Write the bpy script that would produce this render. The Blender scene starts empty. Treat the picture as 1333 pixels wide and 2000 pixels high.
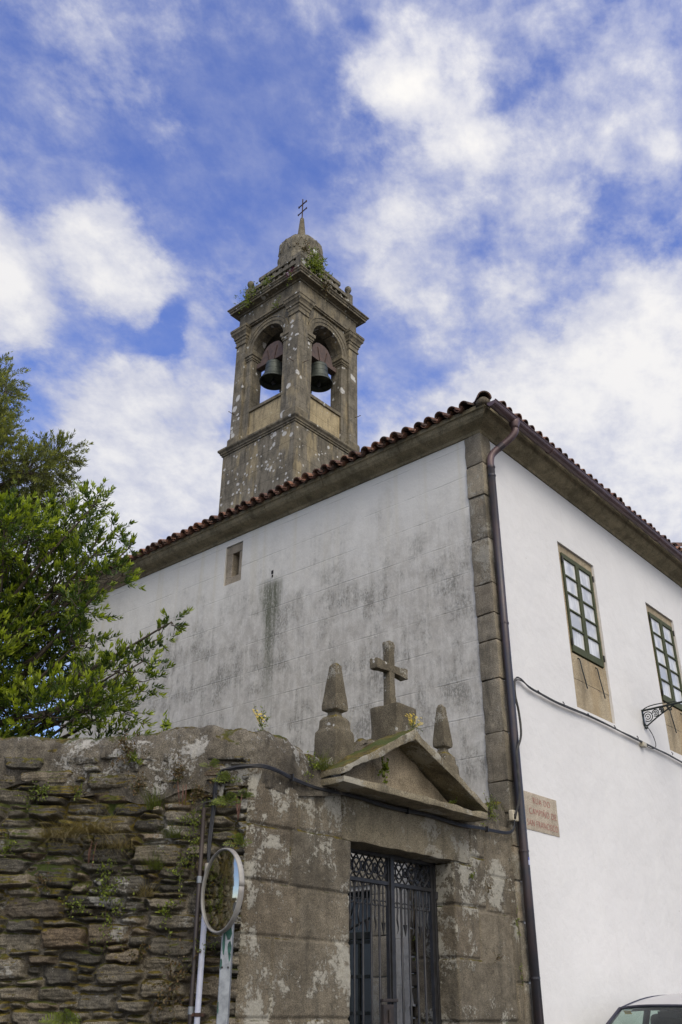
import bpy, bmesh, math, random
import numpy as np
from mathutils import Vector, Matrix, noise as mn
R = math.radians
random.seed(7); np.random.seed(7)
SC = bpy.context.scene; COL = SC.collection

# ------------------------------------------------------------------ camera
CAM = Vector((-9.3726, -5.6, 1.6))
_P, _R, _AB = R(28.742), R(.4045), R(41.18)
fh = Vector((math.cos(_AB), math.sin(_AB), 0)); rt = Vector((math.sin(_AB), -math.cos(_AB), 0)); Zv = Vector((0, 0, 1))
fw = fh*math.cos(_P) + Zv*math.sin(_P); up = Zv*math.cos(_P) - fh*math.sin(_P)
rt2 = rt*math.cos(_R) + up*math.sin(_R); up2 = up*math.cos(_R) - rt*math.sin(_R)
cam = bpy.data.cameras.new('camera'); camo = bpy.data.objects.new('camera', cam); COL.objects.link(camo)
M = Matrix((rt2, up2, -fw)).transposed().to_4x4(); M.translation = CAM
camo.matrix_world = M
cam.sensor_fit = 'VERTICAL'; cam.sensor_height = 24.0; cam.lens = 24.0*1770.5/2000; cam.clip_end = 3000
SC.camera = camo

# ------------------------------------------------------------------ light
SUN = Vector((-.42, -.80, .85)).normalized()
SUN_STRENGTH, SUN_ANGLE, SKY_STRENGTH, EXPOSURE = 1.0, 26, .12, .0
sl = bpy.data.lights.new('sun', 'SUN'); sl.energy = SUN_STRENGTH; sl.angle = R(SUN_ANGLE); sl.color = (1, .93, .82)
so = bpy.data.objects.new('sun', sl); COL.objects.link(so); so.rotation_euler = SUN.to_track_quat('Z', 'Y').to_euler(); so.location = SUN*60
SC.view_settings.view_transform = 'Standard'; SC.view_settings.look = 'None'; SC.view_settings.gamma = 1
SC.view_settings.exposure = EXPOSURE; SC.view_settings.use_curve_mapping = False
SC.cycles.max_bounces = 8; SC.cycles.diffuse_bounces = 4; SC.cycles.transparent_max_bounces = 8

# ------------------------------------------------------------------ node helper
class NT:
    def __init__(s, tree): s.t = tree
    def n(s, typ, ins=None, **at):
        x = s.t.nodes.new('ShaderNode'+typ)
        for k, v in at.items(): setattr(x, k, v)
        for k, v in (ins or {}).items(): s.put(x.inputs[k], v)
        return x
    def put(s, sock, v):
        if isinstance(v, bpy.types.NodeSocket): s.t.links.new(v, sock)
        else:
            if sock.type == 'RGBA' and len(v) == 3: v = (*v, 1)
            sock.default_value = v
    def math(s, op, a, b=None, c=None, clamp=False):
        x = s.n('Math', operation=op, use_clamp=clamp)
        for i, v in enumerate((a, b, c)):
            if v is not None: s.put(x.inputs[i], v)
        return x.outputs[0]
    def vmath(s, op, a, b=None, out=0):
        x = s.n('VectorMath', operation=op)
        s.put(x.inputs[0], a)
        if b is not None: s.put(x.inputs[1], b)
        return x.outputs[out]
    def noise(s, vec, scale, detail=4, rough=.55, dist=0, out=0):
        x = s.n('TexNoise', {'Vector': vec, 'Scale': scale, 'Detail': detail, 'Roughness': rough, 'Distortion': dist})
        return x.outputs[out]
    def vor(s, vec, scale, feature='F1', out='Distance', rnd=1.0):
        x = s.n('TexVoronoi', {'Vector': vec, 'Scale': scale, 'Randomness': rnd}, feature=feature)
        return x.outputs[out]
    def ramp(s, v, a, b, lo=0., hi=1.):
        x = s.n('MapRange', {'Value': v, 'From Min': a, 'From Max': b, 'To Min': lo, 'To Max': hi}, interpolation_type='SMOOTHSTEP')
        return x.outputs[0]
    def mix(s, f, a, b, blend='MIX'):
        x = s.n('Mix', data_type='RGBA', blend_type=blend)
        s.put(x.inputs['Factor'], f) if False else s.put(x.inputs[0], f)
        s.put(x.inputs[6], a); s.put(x.inputs[7], b)
        return x.outputs[2]
    def scale(s, vec, v3): return s.n('Mapping', {'Vector': vec, 'Scale': v3}).outputs[0]
    def sep(s, vec): return s.n('SeparateXYZ', {'Vector': vec}).outputs

def newmat(name):
    m = bpy.data.materials.new(name); m.use_nodes = True
    m.node_tree.nodes.clear(); g = NT(m.node_tree)
    out = g.n('OutputMaterial'); b = g.n('BsdfPrincipled'); m.node_tree.links.new(b.outputs[0], out.inputs[0])
    return m, g, b

# ------------------------------------------------------------------ world: sky and clouds
W = bpy.data.worlds.new('World'); SC.world = W; W.use_nodes = True
W.node_tree.nodes.clear(); g = NT(W.node_tree)
wout = g.n('OutputWorld'); bg = g.n('Background', {'Strength': SKY_STRENGTH}); W.node_tree.links.new(bg.outputs[0], wout.inputs[0])
sky = g.n('TexSky', sky_type='NISHITA', sun_disc=False, sun_elevation=math.asin(SUN.z), sun_rotation=math.atan2(SUN.x, SUN.y),
          altitude=300, air_density=1.0, dust_density=.4, ozone_density=2.5)
D = g.n('TexCoord').outputs['Generated']
Dn = g.vmath('NORMALIZE', D)
dz = g.sep(Dn)[2]
# clouds drift on a flat layer overhead
den = g.math('MAXIMUM', g.math('ADD', dz, .25), .12)
lay = g.vmath('DIVIDE', Dn, g.n('CombineXYZ', {0: den, 1: den, 2: 1.0}).outputs[0])
lay = g.vmath('MULTIPLY', lay, (1, 1, .4))
rotv = g.n('Mapping', {'Vector': lay, 'Rotation': (0, 0, R(-35)), 'Scale': (1.0, 1.2, 1)}).outputs[0]
n1 = g.noise(rotv, 6.5, 10, .60, .15)
n2 = g.noise(rotv, 17, 9, .62, .1)
warp = g.n('TexNoise', {'Vector': lay, 'Scale': 9.0, 'Detail': 6, 'Roughness': .6}).outputs['Color']
Dw = g.vmath('NORMALIZE', g.vmath('ADD', Dn, g.vmath('MULTIPLY', g.vmath('SUBTRACT', warp, (.5, .5, .5)), (.10, .10, .10))))
BLOBS = [(0.479, 0.346, 0.807, 1642.346, 1.0), (0.52, 0.333, 0.786, 1178.397, 0.95), (0.563, 0.314, 0.765, 2364.978, 0.45), (0.747, 0.235, 0.623, 378.396, 0.75), (0.747, 0.315, 0.585, 378.396, 0.9), (0.73, 0.395, 0.559, 503.782, 0.8), (0.732, 0.189, 0.654, 703.63, 0.5), (0.807, 0.279, 0.521, 175.907, 1.0), (0.844, 0.291, 0.45, 378.396, 0.9), (0.345, 0.639, 0.688, 943.371, 0.95), (0.392, 0.641, 0.66, 1513.586, 0.95), (0.276, 0.703, 0.656, 772.238, 1.0), (0.311, 0.727, 0.613, 1330.3, 0.7), (0.43, 0.7, 0.571, 591.244, 0.6), (0.497, 0.639, 0.586, 851.392, 0.75), (0.534, 0.687, 0.493, 294.599, 1.1), (0.448, 0.764, 0.465, 378.396, 0.85), (0.44, 0.813, 0.381, 378.396, 0.7), (0.262, 0.559, 0.787, 703.63, 0.3), (0.41, 0.513, 0.754, 2364.978, 0.4), (0.351, 0.533, 0.77, 3405.568, 0.35), (0.472, 0.278, 0.837, 262.775, 0.3), (0.563, 0.194, 0.803, 294.599, 0.33), (0.652, 0.179, 0.737, 294.599, 0.38), (0.632, 0.288, 0.72, 591.244, 0.34), (0.586, 0.385, 0.713, 851.392, 0.34), (0.585, 0.446, 0.678, 1330.3, 0.3), (0.661, 0.342, 0.668, 703.63, 0.5), (0.532, 0.43, 0.73, 1051.101, 0.35), (0.625, 0.429, 0.652, 1330.3, 0.55), (0.681, 0.482, 0.552, 703.63, 0.6), (0.474, 0.611, 0.634, 2364.978, 0.35), (0.355, 0.696, 0.624, 2364.978, 0.3), (0.356, 0.482, 0.8, 235.843, -0.3), (0.396, 0.586, 0.707, 1051.101, -0.25), (0.463, 0.441, 0.769, 703.63, -0.25), (0.257, 0.632, 0.731, 703.63, -0.15), (0.643, 0.473, 0.602, 1737.535, -0.35), (0.699, 0.337, 0.631, 1737.535, -0.4), (0.449, 0.638, 0.626, 3405.568, -0.5), (0.413, 0.676, 0.61, 2364.978, -0.4), (0.555, 0.264, 0.789, 2364.978, -0.3), (0.391, 0.753, 0.529, 1051.101, -0.35), (0.698, 0.191, 0.691, 1737.535, -0.22), (0.668, 0.271, 0.693, 2364.978, -0.15), (0.66, 0.229, 0.716, 3405.568, -0.15), (0.476, 0.524, 0.706, 1051.101, -0.2)]
acc = None
for x, y, z, k, a in BLOBS:
    d = g.vmath('DOT_PRODUCT', Dw, (x, y, z), out=1)
    e = g.math('EXPONENT', g.math('MULTIPLY_ADD', d, k, -k))
    acc = g.math('MULTIPLY', e, a) if acc is None else g.math('MULTIPLY_ADD', e, a, acc)
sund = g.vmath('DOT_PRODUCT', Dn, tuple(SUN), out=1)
# unseen cloud banks round the sun, added to brighten the walls softly
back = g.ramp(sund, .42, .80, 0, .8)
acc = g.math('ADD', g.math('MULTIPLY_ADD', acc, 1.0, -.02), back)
dens = g.math('ADD', acc, g.math('MULTIPLY_ADD', n1, 2.0, -1.0))
dens = g.math('ADD', dens, g.math('MULTIPLY_ADD', n2, 1.3, -.65))
cov = g.ramp(dens, -.20, .80)
core = g.ramp(g.math('MULTIPLY_ADD', n2, 1.6, g.math('ADD', dens, -.8)), .25, 1.9)
blue = g.mix(1.0, sky.outputs[0], g.mix(g.ramp(dz, .25, .75), (1.40, 1.42, 1.75), (1.45, 1.42, 2.1)), 'MULTIPLY')
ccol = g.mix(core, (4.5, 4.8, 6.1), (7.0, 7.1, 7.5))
glow = g.math('EXPONENT', g.math('MULTIPLY_ADD', sund, 3.0, -3.0))  # extra brightness on clouds towards the sun, added to lift the walls
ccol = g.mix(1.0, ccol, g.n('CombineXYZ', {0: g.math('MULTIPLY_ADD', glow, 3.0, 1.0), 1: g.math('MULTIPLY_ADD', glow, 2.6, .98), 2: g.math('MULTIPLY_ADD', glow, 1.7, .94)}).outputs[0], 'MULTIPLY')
# thin high veil between the heaps
veil = g.math('MULTIPLY', g.ramp(g.math('MULTIPLY_ADD', n2, .55, g.math('MULTIPLY', g.noise(rotv, 4.5, 9, .62, .25), .75)), .46, .95), .42)
cov = g.math('MAXIMUM', cov, g.math('MULTIPLY_ADD', cov, .5, veil))
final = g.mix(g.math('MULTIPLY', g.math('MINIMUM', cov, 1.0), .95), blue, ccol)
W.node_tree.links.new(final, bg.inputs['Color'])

# ------------------------------------------------------------------ materials
def stone(name, c1, c2, dark=(.05, .045, .035), grime=.5, crust=0., crustc=(.42, .40, .34), spots=0., spotc=(.55, .55, .52), moss=0., mossn=.45,
          attr=False, bump=.5, sc=1., spotsc=1., rust=0., warm=None, warmamt=0., streak=1., joints=None):
    m, g, b = newmat(name)
    o = g.n('TexCoord').outputs['Object']
    big = g.noise(o, 1.7*sc, 5, .6, .4); mid = g.noise(o, 9*sc, 6, .65); fine = g.noise(o, 85*sc, 3, .7)
    col = g.mix(g.ramp(g.math('ADD', g.math('MULTIPLY', big, .6), g.math('MULTIPLY', mid, .4)), .36, .64), c1, c2)
    if warm:
        wv = g.noise(g.scale(o, (1.3, 1.3, .35)), 1.9*sc, 4, .6, .3)
        col = g.mix(g.math('MULTIPLY', g.ramp(wv, .50, .64), warmamt), col, warm)
    if attr:
        at = g.n('Attribute', attribute_name='tone'); sp = g.n('SeparateColor', {'Color': at.outputs['Color']}).outputs
        col = g.mix(1.0, col, g.mix(sp[0], (.52, .53, .55), (1.52, 1.46, 1.36)), 'MULTIPLY')
        col = g.mix(g.math('MULTIPLY', sp[2], .45), col, (.15, .085, .04))
    # speckle of the grain
    gr = g.noise(o, 120*sc, 3, .85)
    col = g.mix(1.0, col, g.mix(g.ramp(gr, .36, .66), (.50, .49, .48), (1.55, 1.53, 1.48)), 'MULTIPLY')
    gv = g.scale(o, (2.6, 2.6, .5 if streak else 2.6))
    gm = g.math('MULTIPLY', g.ramp(g.noise(gv, 2.2*sc, 7, .68, .3), .45, .68), grime)
    gm = g.math('MULTIPLY', gm, g.ramp(fine, .25, .6, .55, 1))
    col = g.mix(gm, col, dark)
    if rust:
        col = g.mix(g.math('MULTIPLY', g.ramp(g.noise(o, 3.1, 5, .6), .55, .72), rust), col, (.26, .15, .06))
    h = g.math('MULTIPLY_ADD', mid, .6, g.math('MULTIPLY', fine, .45))
    if crust:
        cv = g.noise(o, 3.4*sc, 9, .70, .3)
        reg = g.ramp(g.noise(o, .9*sc, 3, .5), .40, .62)
        crumb = g.noise(o, 38*sc, 4, .75)
        cm = g.math('ADD', g.math('MULTIPLY_ADD', reg, .14, cv), g.math('MULTIPLY_ADD', crumb, .42, -.21))
        cm = g.math('MULTIPLY', g.ramp(cm, .645-.04*crust, .70-.04*crust), min(1, .5+crust*.45))
        col = g.mix(cm, col, g.mix(g.ramp(fine, .3, .7), tuple(x*.72 for x in crustc), crustc))
        h = g.math('MULTIPLY_ADD', cm, .35, h)
    if spots:
        wv = g.vmath('ADD', o, g.vmath('MULTIPLY', g.n('TexNoise', {'Vector': o, 'Scale': 14*spotsc, 'Detail': 4}).outputs['Color'], (.07/spotsc, .07/spotsc, .07/spotsc)))
        for s_, thr, keep in ((4.5*spotsc, .34, 1.0), (10*spotsc, .36, .96)):
            v = g.n('TexVoronoi', {'Vector': wv, 'Scale': s_}); rr = g.n('SeparateColor', {'Color': v.outputs['Color']}).outputs[0]
            reg = g.ramp(g.noise(o, .8*sc, 3, .6), .42, .60, .0, .3)
            rad = g.math('MULTIPLY', thr, g.ramp(g.math('ADD', rr, reg), keep-.28*spots, 1.28))
            cm = g.math('MULTIPLY', g.ramp(g.math('SUBTRACT', rad, v.outputs['Distance']), 0, .05), .85)
            col = g.mix(cm, col, spotc)
    if joints:
        br = g.n('TexBrick', {'Vector': g.n('CombineXYZ', {0: g.math('ADD', g.sep(o)[0], g.sep(o)[1]), 1: g.sep(o)[2], 2: 0.}).outputs[0], 'Scale': 1.0, 'Mortar Size': .009, 'Mortar Smooth': .3, 'Brick Width': joints[0], 'Row Height': joints[1]})
        jm = g.math('MULTIPLY', br.outputs['Fac'], g.ramp(mid, .3, .55, .25, .8))
        col = g.mix(jm, col, (.035, .03, .025)); h = g.math('MULTIPLY_ADD', jm, -1.2, h)
    if moss:
        nz = g.sep(g.n('NewGeometry').outputs['Normal'])[2]
        mn_ = g.noise(o, 5.5, 5, .65)
        mm = g.math('ADD', g.math('MULTIPLY', nz, mossn), mn_)
        if attr: mm = g.math('ADD', mm, g.math('MULTIPLY', sp[1], .38))
        mm = g.math('MULTIPLY', g.ramp(mm, .80-.12*moss, .92-.12*moss), .93)
        mc = g.mix(g.ramp(g.noise(o, 16, 4, .7), .32, .68), (.04, .03, .008), (.165, .125, .018))
        mc = g.mix(g.ramp(g.noise(o, 2.5, 2), .45, .65), mc, (.055, .075, .014))
        col = g.mix(mm, col, mc); h = g.math('MULTIPLY_ADD', g.math('MULTIPLY', mm, g.noise(o, 70, 3, .7)), 1.3, h)
    g.put(b.inputs['Base Color'], col); b.inputs['Roughness'].default_value = .92; b.inputs['Specular IOR Level'].default_value = .25
    bp = g.n('Bump', {'Height': h, 'Strength': bump, 'Distance': .02}); g.put(b.inputs['Normal'], bp.outputs[0])
    return m

def plain(name, c, rough=.6, metal=0., var=.15, scale=6., bump=0., c2=None, spec=.5):
    m, g, b = newmat(name)
    o = g.n('TexCoord').outputs['Object']
    n = g.noise(o, scale, 5, .65)
    c2 = c2 or tuple(x*(1-var*1.6) for x in c)
    g.put(b.inputs['Base Color'], g.mix(g.ramp(n, .35, .65), c2, c))
    b.inputs['Roughness'].default_value = rough; b.inputs['Metallic'].default_value = metal; b.inputs['Specular IOR Level'].default_value = spec
    if bump:
        g.put(b.inputs['Normal'], g.n('Bump', {'Height': g.noise(o, scale*6, 4, .7), 'Strength': bump, 'Distance': .01}).outputs[0])
    return m

def leafmat(name, young, old, trans=.3):
    m, g, b = newmat(name)
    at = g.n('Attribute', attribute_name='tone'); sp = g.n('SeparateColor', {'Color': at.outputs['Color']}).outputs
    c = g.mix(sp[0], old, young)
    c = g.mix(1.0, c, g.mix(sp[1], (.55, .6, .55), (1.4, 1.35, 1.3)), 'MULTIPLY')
    g.put(b.inputs['Base Color'], c); b.inputs['Roughness'].default_value = .42; b.inputs['Specular IOR Level'].default_value = .45
    tr = g.n('BsdfTranslucent', {'Color': g.mix(1.0, c, (1.25, 1.3, .6), 'MULTIPLY')})
    ms = g.n('MixShader', {0: trans}); g.t.links.new(b.outputs[0], ms.inputs[1]); g.t.links.new(tr.outputs[0], ms.inputs[2])
    g.t.links.new(ms.outputs[0], g.t.nodes['Material Output'].inputs[0])
    return m

MT = {}
MT['granite'] = stone('granite_gateway', (.108, .095, .074), (.205, .183, .146), grime=.65, crust=.75, spots=0, moss=.15, attr=True, bump=.75)
MT['granite_lintel'] = stone('granite_lintel', (.13, .112, .078), (.215, .187, .135), grime=.5, crust=.15, moss=.2, bump=.7)
MT['pediment'] = stone('pediment_stone', (.15, .13, .09), (.27, .235, .165), grime=.55, crust=.45, moss=.62, mossn=.62, bump=.7)
MT['tympanum'] = stone('tympanum_stone', (.20, .165, .115), (.32, .265, .19), grime=.55, moss=.1, bump=.5)
MT['obelisk'] = stone('weathered_ornament_stone', (.10, .085, .06), (.19, .165, .12), grime=.6, crust=.35, spots=1.15, spotsc=1.3, spotc=(.48, .47, .43), moss=.25, mossn=.5, bump=.7)
MT['rubble'] = stone('rubble_schist', (.088, .080, .065), (.175, .161, .134), dark=(.038, .034, .027), grime=.4, crust=.4, crustc=(.40, .39, .36), moss=.45, mossn=.45, attr=True, bump=.8, streak=0)
MT['coping'] = stone('rough_mortar_coping', (.095, .083, .066), (.18, .162, .132), dark=(.030, .026, .021), grime=.8, crust=.35, crustc=(.50, .49, .46), moss=.36, mossn=.40, bump=1.0)
MT['tower'] = stone('tower_granite', (.118, .106, .083), (.22, .197, .155), dark=(.055, .048, .036), grime=.7, spots=1.2, spotsc=.42, spotc=(.56, .55, .52), warm=(.33, .275, .175), warmamt=.7, bump=.5, joints=(1.25, .62))
MT['tower_shaft'] = stone('tower_shaft_granite', (.118, .106, .083), (.22, .197, .155), dark=(.055, .048, .036), grime=.75, spots=2.1, spotsc=.6, spotc=(.52, .51, .48), warm=(.34, .28, .17), warmamt=.7, bump=.5, joints=(1.25, .62))
MT['tower_plain'] = stone('tower_moulding_granite', (.115, .10, .074), (.21, .185, .138), dark=(.045, .04, .03), grime=.7, spots=.7, spotsc=.5, moss=.2, warm=(.30, .25, .16), warmamt=.4, bump=.5)
MT['parapet_warm'] = stone('tower_sill_granite', (.30, .245, .15), (.43, .355, .22), grime=.55, spots=.2, bump=.4)
MT['dome'] = stone('dome_granite', (.125, .115, .09), (.215, .195, .155), dark=(.04, .036, .03), grime=.85, spots=.9, spotsc=.5, moss=.7, bump=.8)
MT['quoin'] = stone('quoin_granite', (.165, .15, .122), (.29, .262, .212), grime=.7, crust=.2, rust=.2, attr=True, bump=.7)
MT['cornice'] = stone('cornice_granite', (.19, .162, .105), (.31, .265, .175), dark=(.065, .058, .038), grime=.6, moss=.2, mossn=.2, bump=.4)
MT['surround'] = stone('window_granite', (.31, .255, .175), (.43, .365, .265), dark=(.15, .125, .09), grime=.45, warm=(.36, .265, .15), warmamt=.4, bump=.45)
MT['slit'] = stone('slit_granite', (.25, .215, .165), (.36, .31, .245), grime=.3, bump=.6)
MT['interior_stone'] = stone('courtyard_stone', (.085, .07, .052), (.15, .128, .096), grime=.5, crust=.3, moss=.3, bump=.8)
MT['pier'] = stone('door_jamb_granite', (.21, .185, .145), (.31, .28, .225), grime=.45, crust=.2, bump=.6)
MT['plaque'] = stone('plaque_granite', (.36, .31, .25), (.50, .44, .36), grime=.15, bump=.3, streak=0)
MT['white'] = None

def render_white():
    m, g, b = newmat('white_render'); o = g.n('TexCoord').outputs['Object']
    n = g.noise(g.scale(o, (1, 1, .4)), 1.1, 5, .6, .3)
    c = g.mix(g.ramp(n, .3, .7), (.69, .68, .678), (.725, .716, .712))
    st = g.math('MULTIPLY', g.ramp(g.noise(g.scale(o, (5, 5, .35)), 2.0, 6, .65), .55, .75), .16)
    c = g.mix(st, c, (.52, .50, .47))
    sp = g.vor(o, 1.6); c = g.mix(g.math('MULTIPLY', g.ramp(sp, .03, .015), .45), c, (.35, .32, .28))
    g.put(b.inputs['Base Color'], c); b.inputs['Roughness'].default_value = .85; b.inputs['Specular IOR Level'].default_value = .2
    h = g.math('MULTIPLY_ADD', g.noise(o, 2.2, 3), 1.0, g.math('MULTIPLY', g.noise(o, 45, 4, .6), .12))
    g.put(b.inputs['Normal'], g.n('Bump', {'Height': h, 'Strength': .6, 'Distance': .04}).outputs[0])
    return m
MT['white'] = render_white()

def render_grey():
    m, g, b = newmat('stained_render'); o = g.n('TexCoord').outputs['Object']; x, y, z = g.sep(o)
    nb = g.noise(g.scale(o, (1, 1, .55)), 1.0, 6, .62, .4)
    ns = g.noise(g.scale(o, (7, 7, .55)), 1.6, 6, .68, .2)
    nf = g.noise(g.scale(o, (1, 1, .6)), 34, 4, .72)
    # algae and soot that settled on the middle and lower courses
    hz = g.ramp(g.math('MULTIPLY_ADD', g.math('SUBTRACT', nb, .5), 3.0, z), 6.6, 8.55, 1, 0)
    mo = g.noise(g.scale(o, (1, 1, .7)), 5.5, 7, .72, .2)
    s1 = g.math('MULTIPLY', hz, g.ramp(g.math('MULTIPLY_ADD', ns, .25, g.math('MULTIPLY', mo, .75)), .38, .60, .45, 1))
    c = g.mix(g.math('MULTIPLY', s1, .85), (.66, .64, .59), (.385, .36, .32))
    blot = g.math('MULTIPLY', g.ramp(g.math('MULTIPLY_ADD', ns, .2, g.math('MULTIPLY', g.noise(o, 1.5, 8, .74), .8)), .47, .61), hz)
    c = g.mix(g.math('MULTIPLY', g.math('MULTIPLY', blot, g.ramp(nf, .36, .58, .1, 1)), .9), c, (.20, .193, .17))
    # the run-off streak under the drain slot
    dy = g.math('ABSOLUTE', g.math('SUBTRACT', g.math('ADD', g.math('ADD', y, 5.0), g.math('MULTIPLY_ADD', g.noise(g.scale(o, (1, 8, 1)), 1.5, 4), .26, -.13)), 4.08))
    sm = g.math('MULTIPLY', g.ramp(g.math('MULTIPLY_ADD', mo, .30, g.math('ADD', dy, g.ramp(z, 6.4, 7.5, .03, -.10))), .16, .36, 1, 0), g.ramp(z, 5.9, 6.7, .35, 1)); sm = g.math('MULTIPLY', sm, g.ramp(z, 5.4, 5.9)); sm = g.math('MULTIPLY', sm, g.ramp(g.math('MULTIPLY_ADD', nf, .35, z), 7.98, 7.75))
    sm = g.math('MULTIPLY', sm, g.ramp(g.math('MULTIPLY_ADD', nf, .5, g.math('MULTIPLY', g.noise(g.scale(o, (12, 12, .8)), 1.6, 5, .7), .5)), .36, .56, .25, 1))
    c = g.mix(g.math('MULTIPLY', sm, .95), c, (.11, .115, .08))
    # ochre runs from the cornice
    oc = g.math('MULTIPLY', g.ramp(g.noise(g.scale(o, (3.2, 3.2, .06)), 1.3, 3), .54, .74), g.ramp(z, 6.8, 8.4)); c = g.mix(g.math('MULTIPLY', oc, .35), c, (.55, .49, .33))
    # pale flakes and pocks
    fl = g.math('MULTIPLY', g.ramp(g.noise(o, 26, 4, .7), .62, .70), hz); c = g.mix(g.math('MULTIPLY', fl, .55), c, (.58, .57, .55))
    pk = g.ramp(g.noise(o, 48, 3, .7), .66, .72); c = g.mix(g.math('MULTIPLY', pk, g.math('MULTIPLY_ADD', hz, .35, .12)), c, (.20, .19, .175))
    # day joints, one scored line every course
    zz = g.math('ADD', z, g.math('MULTIPLY_ADD', g.noise(o, 3, 2), .02, -.01))
    fr = g.math('FRACT', g.math('DIVIDE', g.math('ADD', zz, 4*.4867-8.17+.4867*20), .4867))
    ln = g.math('MULTIPLY', g.ramp(g.math('ABSOLUTE', g.math('SUBTRACT', fr, .5)), .477, .492), g.ramp(g.noise(o, 1.7, 4, .6), .36, .6))
    hl = g.math('MULTIPLY', g.ramp(fr, .02, .05), g.ramp(fr, .055, .07, 1, 0))
    c = g.mix(g.math('MULTIPLY', ln, .17), c, (.17, .165, .15))
    c = g.mix(g.math('MULTIPLY', g.math('MULTIPLY', hl, g.ramp(nb, .45, .6)), .3), c, (.66, .65, .62))
    g.put(b.inputs['Base Color'], c); b.inputs['Roughness'].default_value = .9; b.inputs['Specular IOR Level'].default_value = .2
    h = g.math('MULTIPLY_ADD', nf, .25, g.noise(o, 2.5, 3)); h = g.math('MULTIPLY_ADD', ln, -.2, h)
    g.put(b.inputs['Normal'], g.n('Bump', {'Height': h, 'Strength': .75, 'Distance': .025}).outputs[0])
    return m
MT['grey'] = render_grey()

def tilemat():
    m, g, b = newmat('roof_tile_clay'); o = g.n('TexCoord').outputs['Object']
    at = g.n('Attribute', attribute_name='tone'); sp = g.n('SeparateColor', {'Color': at.outputs['Color']}).outputs
    c = g.mix(sp[0], (.11, .055, .040), (.30, .135, .075))
    c = g.mix(g.math('MULTIPLY', g.ramp(g.noise(o, 7, 6, .7), .42, .60), .85), c, (.045, .036, .03))
    c = g.mix(g.math('MULTIPLY', g.ramp(g.noise(o, 23, 4, .7), .60, .68), .6), c, (.30, .27, .22))
    g.put(b.inputs['Base Color'], c); b.inputs['Roughness'].default_value = .85
    g.put(b.inputs['Normal'], g.n('Bump', {'Height': g.noise(o, 40, 4, .7), 'Strength': .5, 'Distance': .01}).outputs[0])
    return m
MT['tile'] = tilemat()
MT['gutter'] = plain('painted_copper_gutter', (.135, .085, .085), .42, .2, .3, 5, .1, c2=(.095, .062, .066))
MT['pipe'] = plain('weathered_copper_pipe', (.062, .047, .052), .38, .35, .3, 3, .1, c2=(.036, .037, .046))
MT['sticker'] = plain('sticker_paper', (.55, .58, .75), .6); MT['sticker_blue'] = plain('sticker_ink', (.12, .14, .5), .6)
MT['iron'] = plain('gate_iron', (.032, .032, .036), .5, .3, .3, 14, .15, c2=(.02, .019, .019))
MT['lock_iron'] = plain('lock_iron', (.05, .038, .034), .7, .2, .4, 14, .2, c2=(.028, .024, .024))
MT['iron_rust'] = plain('rusty_iron', (.085, .042, .028), .8, .2, .4, 14, .2, c2=(.035, .022, .018))
MT['lamp_iron'] = plain('lamp_green_iron', (.018, .028, .026), .45, .3, .3, 14)
MT['cable'] = plain('black_cable', (.020, .020, .024), .5, 0, .3, 9)
MT['cable_grey'] = plain('dusty_cable', (.048, .046, .043), .6, 0, .4, 9)
MT['box'] = plain('junction_plastic', (.52, .47, .36), .5, 0, .1, 5)
MT['white_pipe'] = plain('white_conduit', (.50, .52, .62), .45, 0, .12, 5, c2=(.42, .43, .48))
MT['pipe_cap'] = plain('conduit_cap', (.42, .38, .31), .6, 0, .2, 8)
MT['brown_pipe'] = plain('brown_conduit', (.045, .033, .030), .5, .1, .3, 5, c2=(.032, .025, .024))
MT['galv'] = plain('galvanised_post', (.36, .38, .40), .45, .55, .3, 12, .1, c2=(.22, .235, .25))
MT['green_paint'] = plain('flaking_green_paint', (.025, .11, .085), .5, 0, .4, 18)
MT['rim'] = plain('mirror_rim', (.34, .325, .30), .5, 0, .2, 7, c2=(.22, .205, .19))
MT['mirror'] = plain('mirror_face', (.60, .59, .50), .05, 1., .03, 2)
MT['frame_green'] = plain('window_green_paint', (.080, .088, .048), .7, 0, .25, 12, .1, c2=(.062, .07, .038), spec=.2)
def curtain():
    m, g, b = newmat('curtain_behind_glass'); o = g.n('TexCoord').outputs['Object']
    w = g.noise(g.scale(o, (26, 26, .7)), 1.0, 3, .6)
    cu = g.mix(g.ramp(w, .3, .7), (.58, .59, .60), (.76, .77, .77)); g.put(b.inputs['Base Color'], g.mix(g.ramp(g.noise(g.scale(o, (2, 2, 1.2)), 1.6, 3), .42, .62), cu, (.44, .46, .50))); b.inputs['Roughness'].default_value = .9
    b.inputs['Coat Weight'].default_value = .7; b.inputs['Coat Roughness'].default_value = .03
    return m
MT['pane'] = curtain()
MT['dark_glass'] = plain('dark_glass', (.010, .014, .012), .25, 0, .2, 3)
MT['door_wood'] = plain('dark_door_paint', (.030, .034, .030), .75, 0, .3, 10, spec=.2)
MT['dark'] = plain('dark_interior', (.012, .011, .010), .9)
MT['bronze'] = plain('bell_bronze', (.075, .085, .072), .5, .5, .3, 5, .1, c2=(.045, .052, .046))
MT['yoke'] = plain('bell_yoke_wood', (.115, .075, .062), .8, 0, .3, 6, .2, c2=(.075, .052, .046))
MT['red_paint'] = plain('red_letter_paint', (.36, .07, .065), .8, 0, .35, 60, c2=(.40, .15, .13))
MT['asphalt'] = plain('asphalt', (.06, .058, .055), .9, 0, .2, 3, .5)
MT['bark'] = plain('tree_bark', (.075, .058, .042), .9, 0, .3, 8, .6)
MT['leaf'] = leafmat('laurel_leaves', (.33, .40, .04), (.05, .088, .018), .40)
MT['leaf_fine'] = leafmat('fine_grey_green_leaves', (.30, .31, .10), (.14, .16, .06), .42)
MT['weed'] = leafmat('weed_leaves', (.26, .31, .045), (.075, .11, .02), .35)
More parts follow.
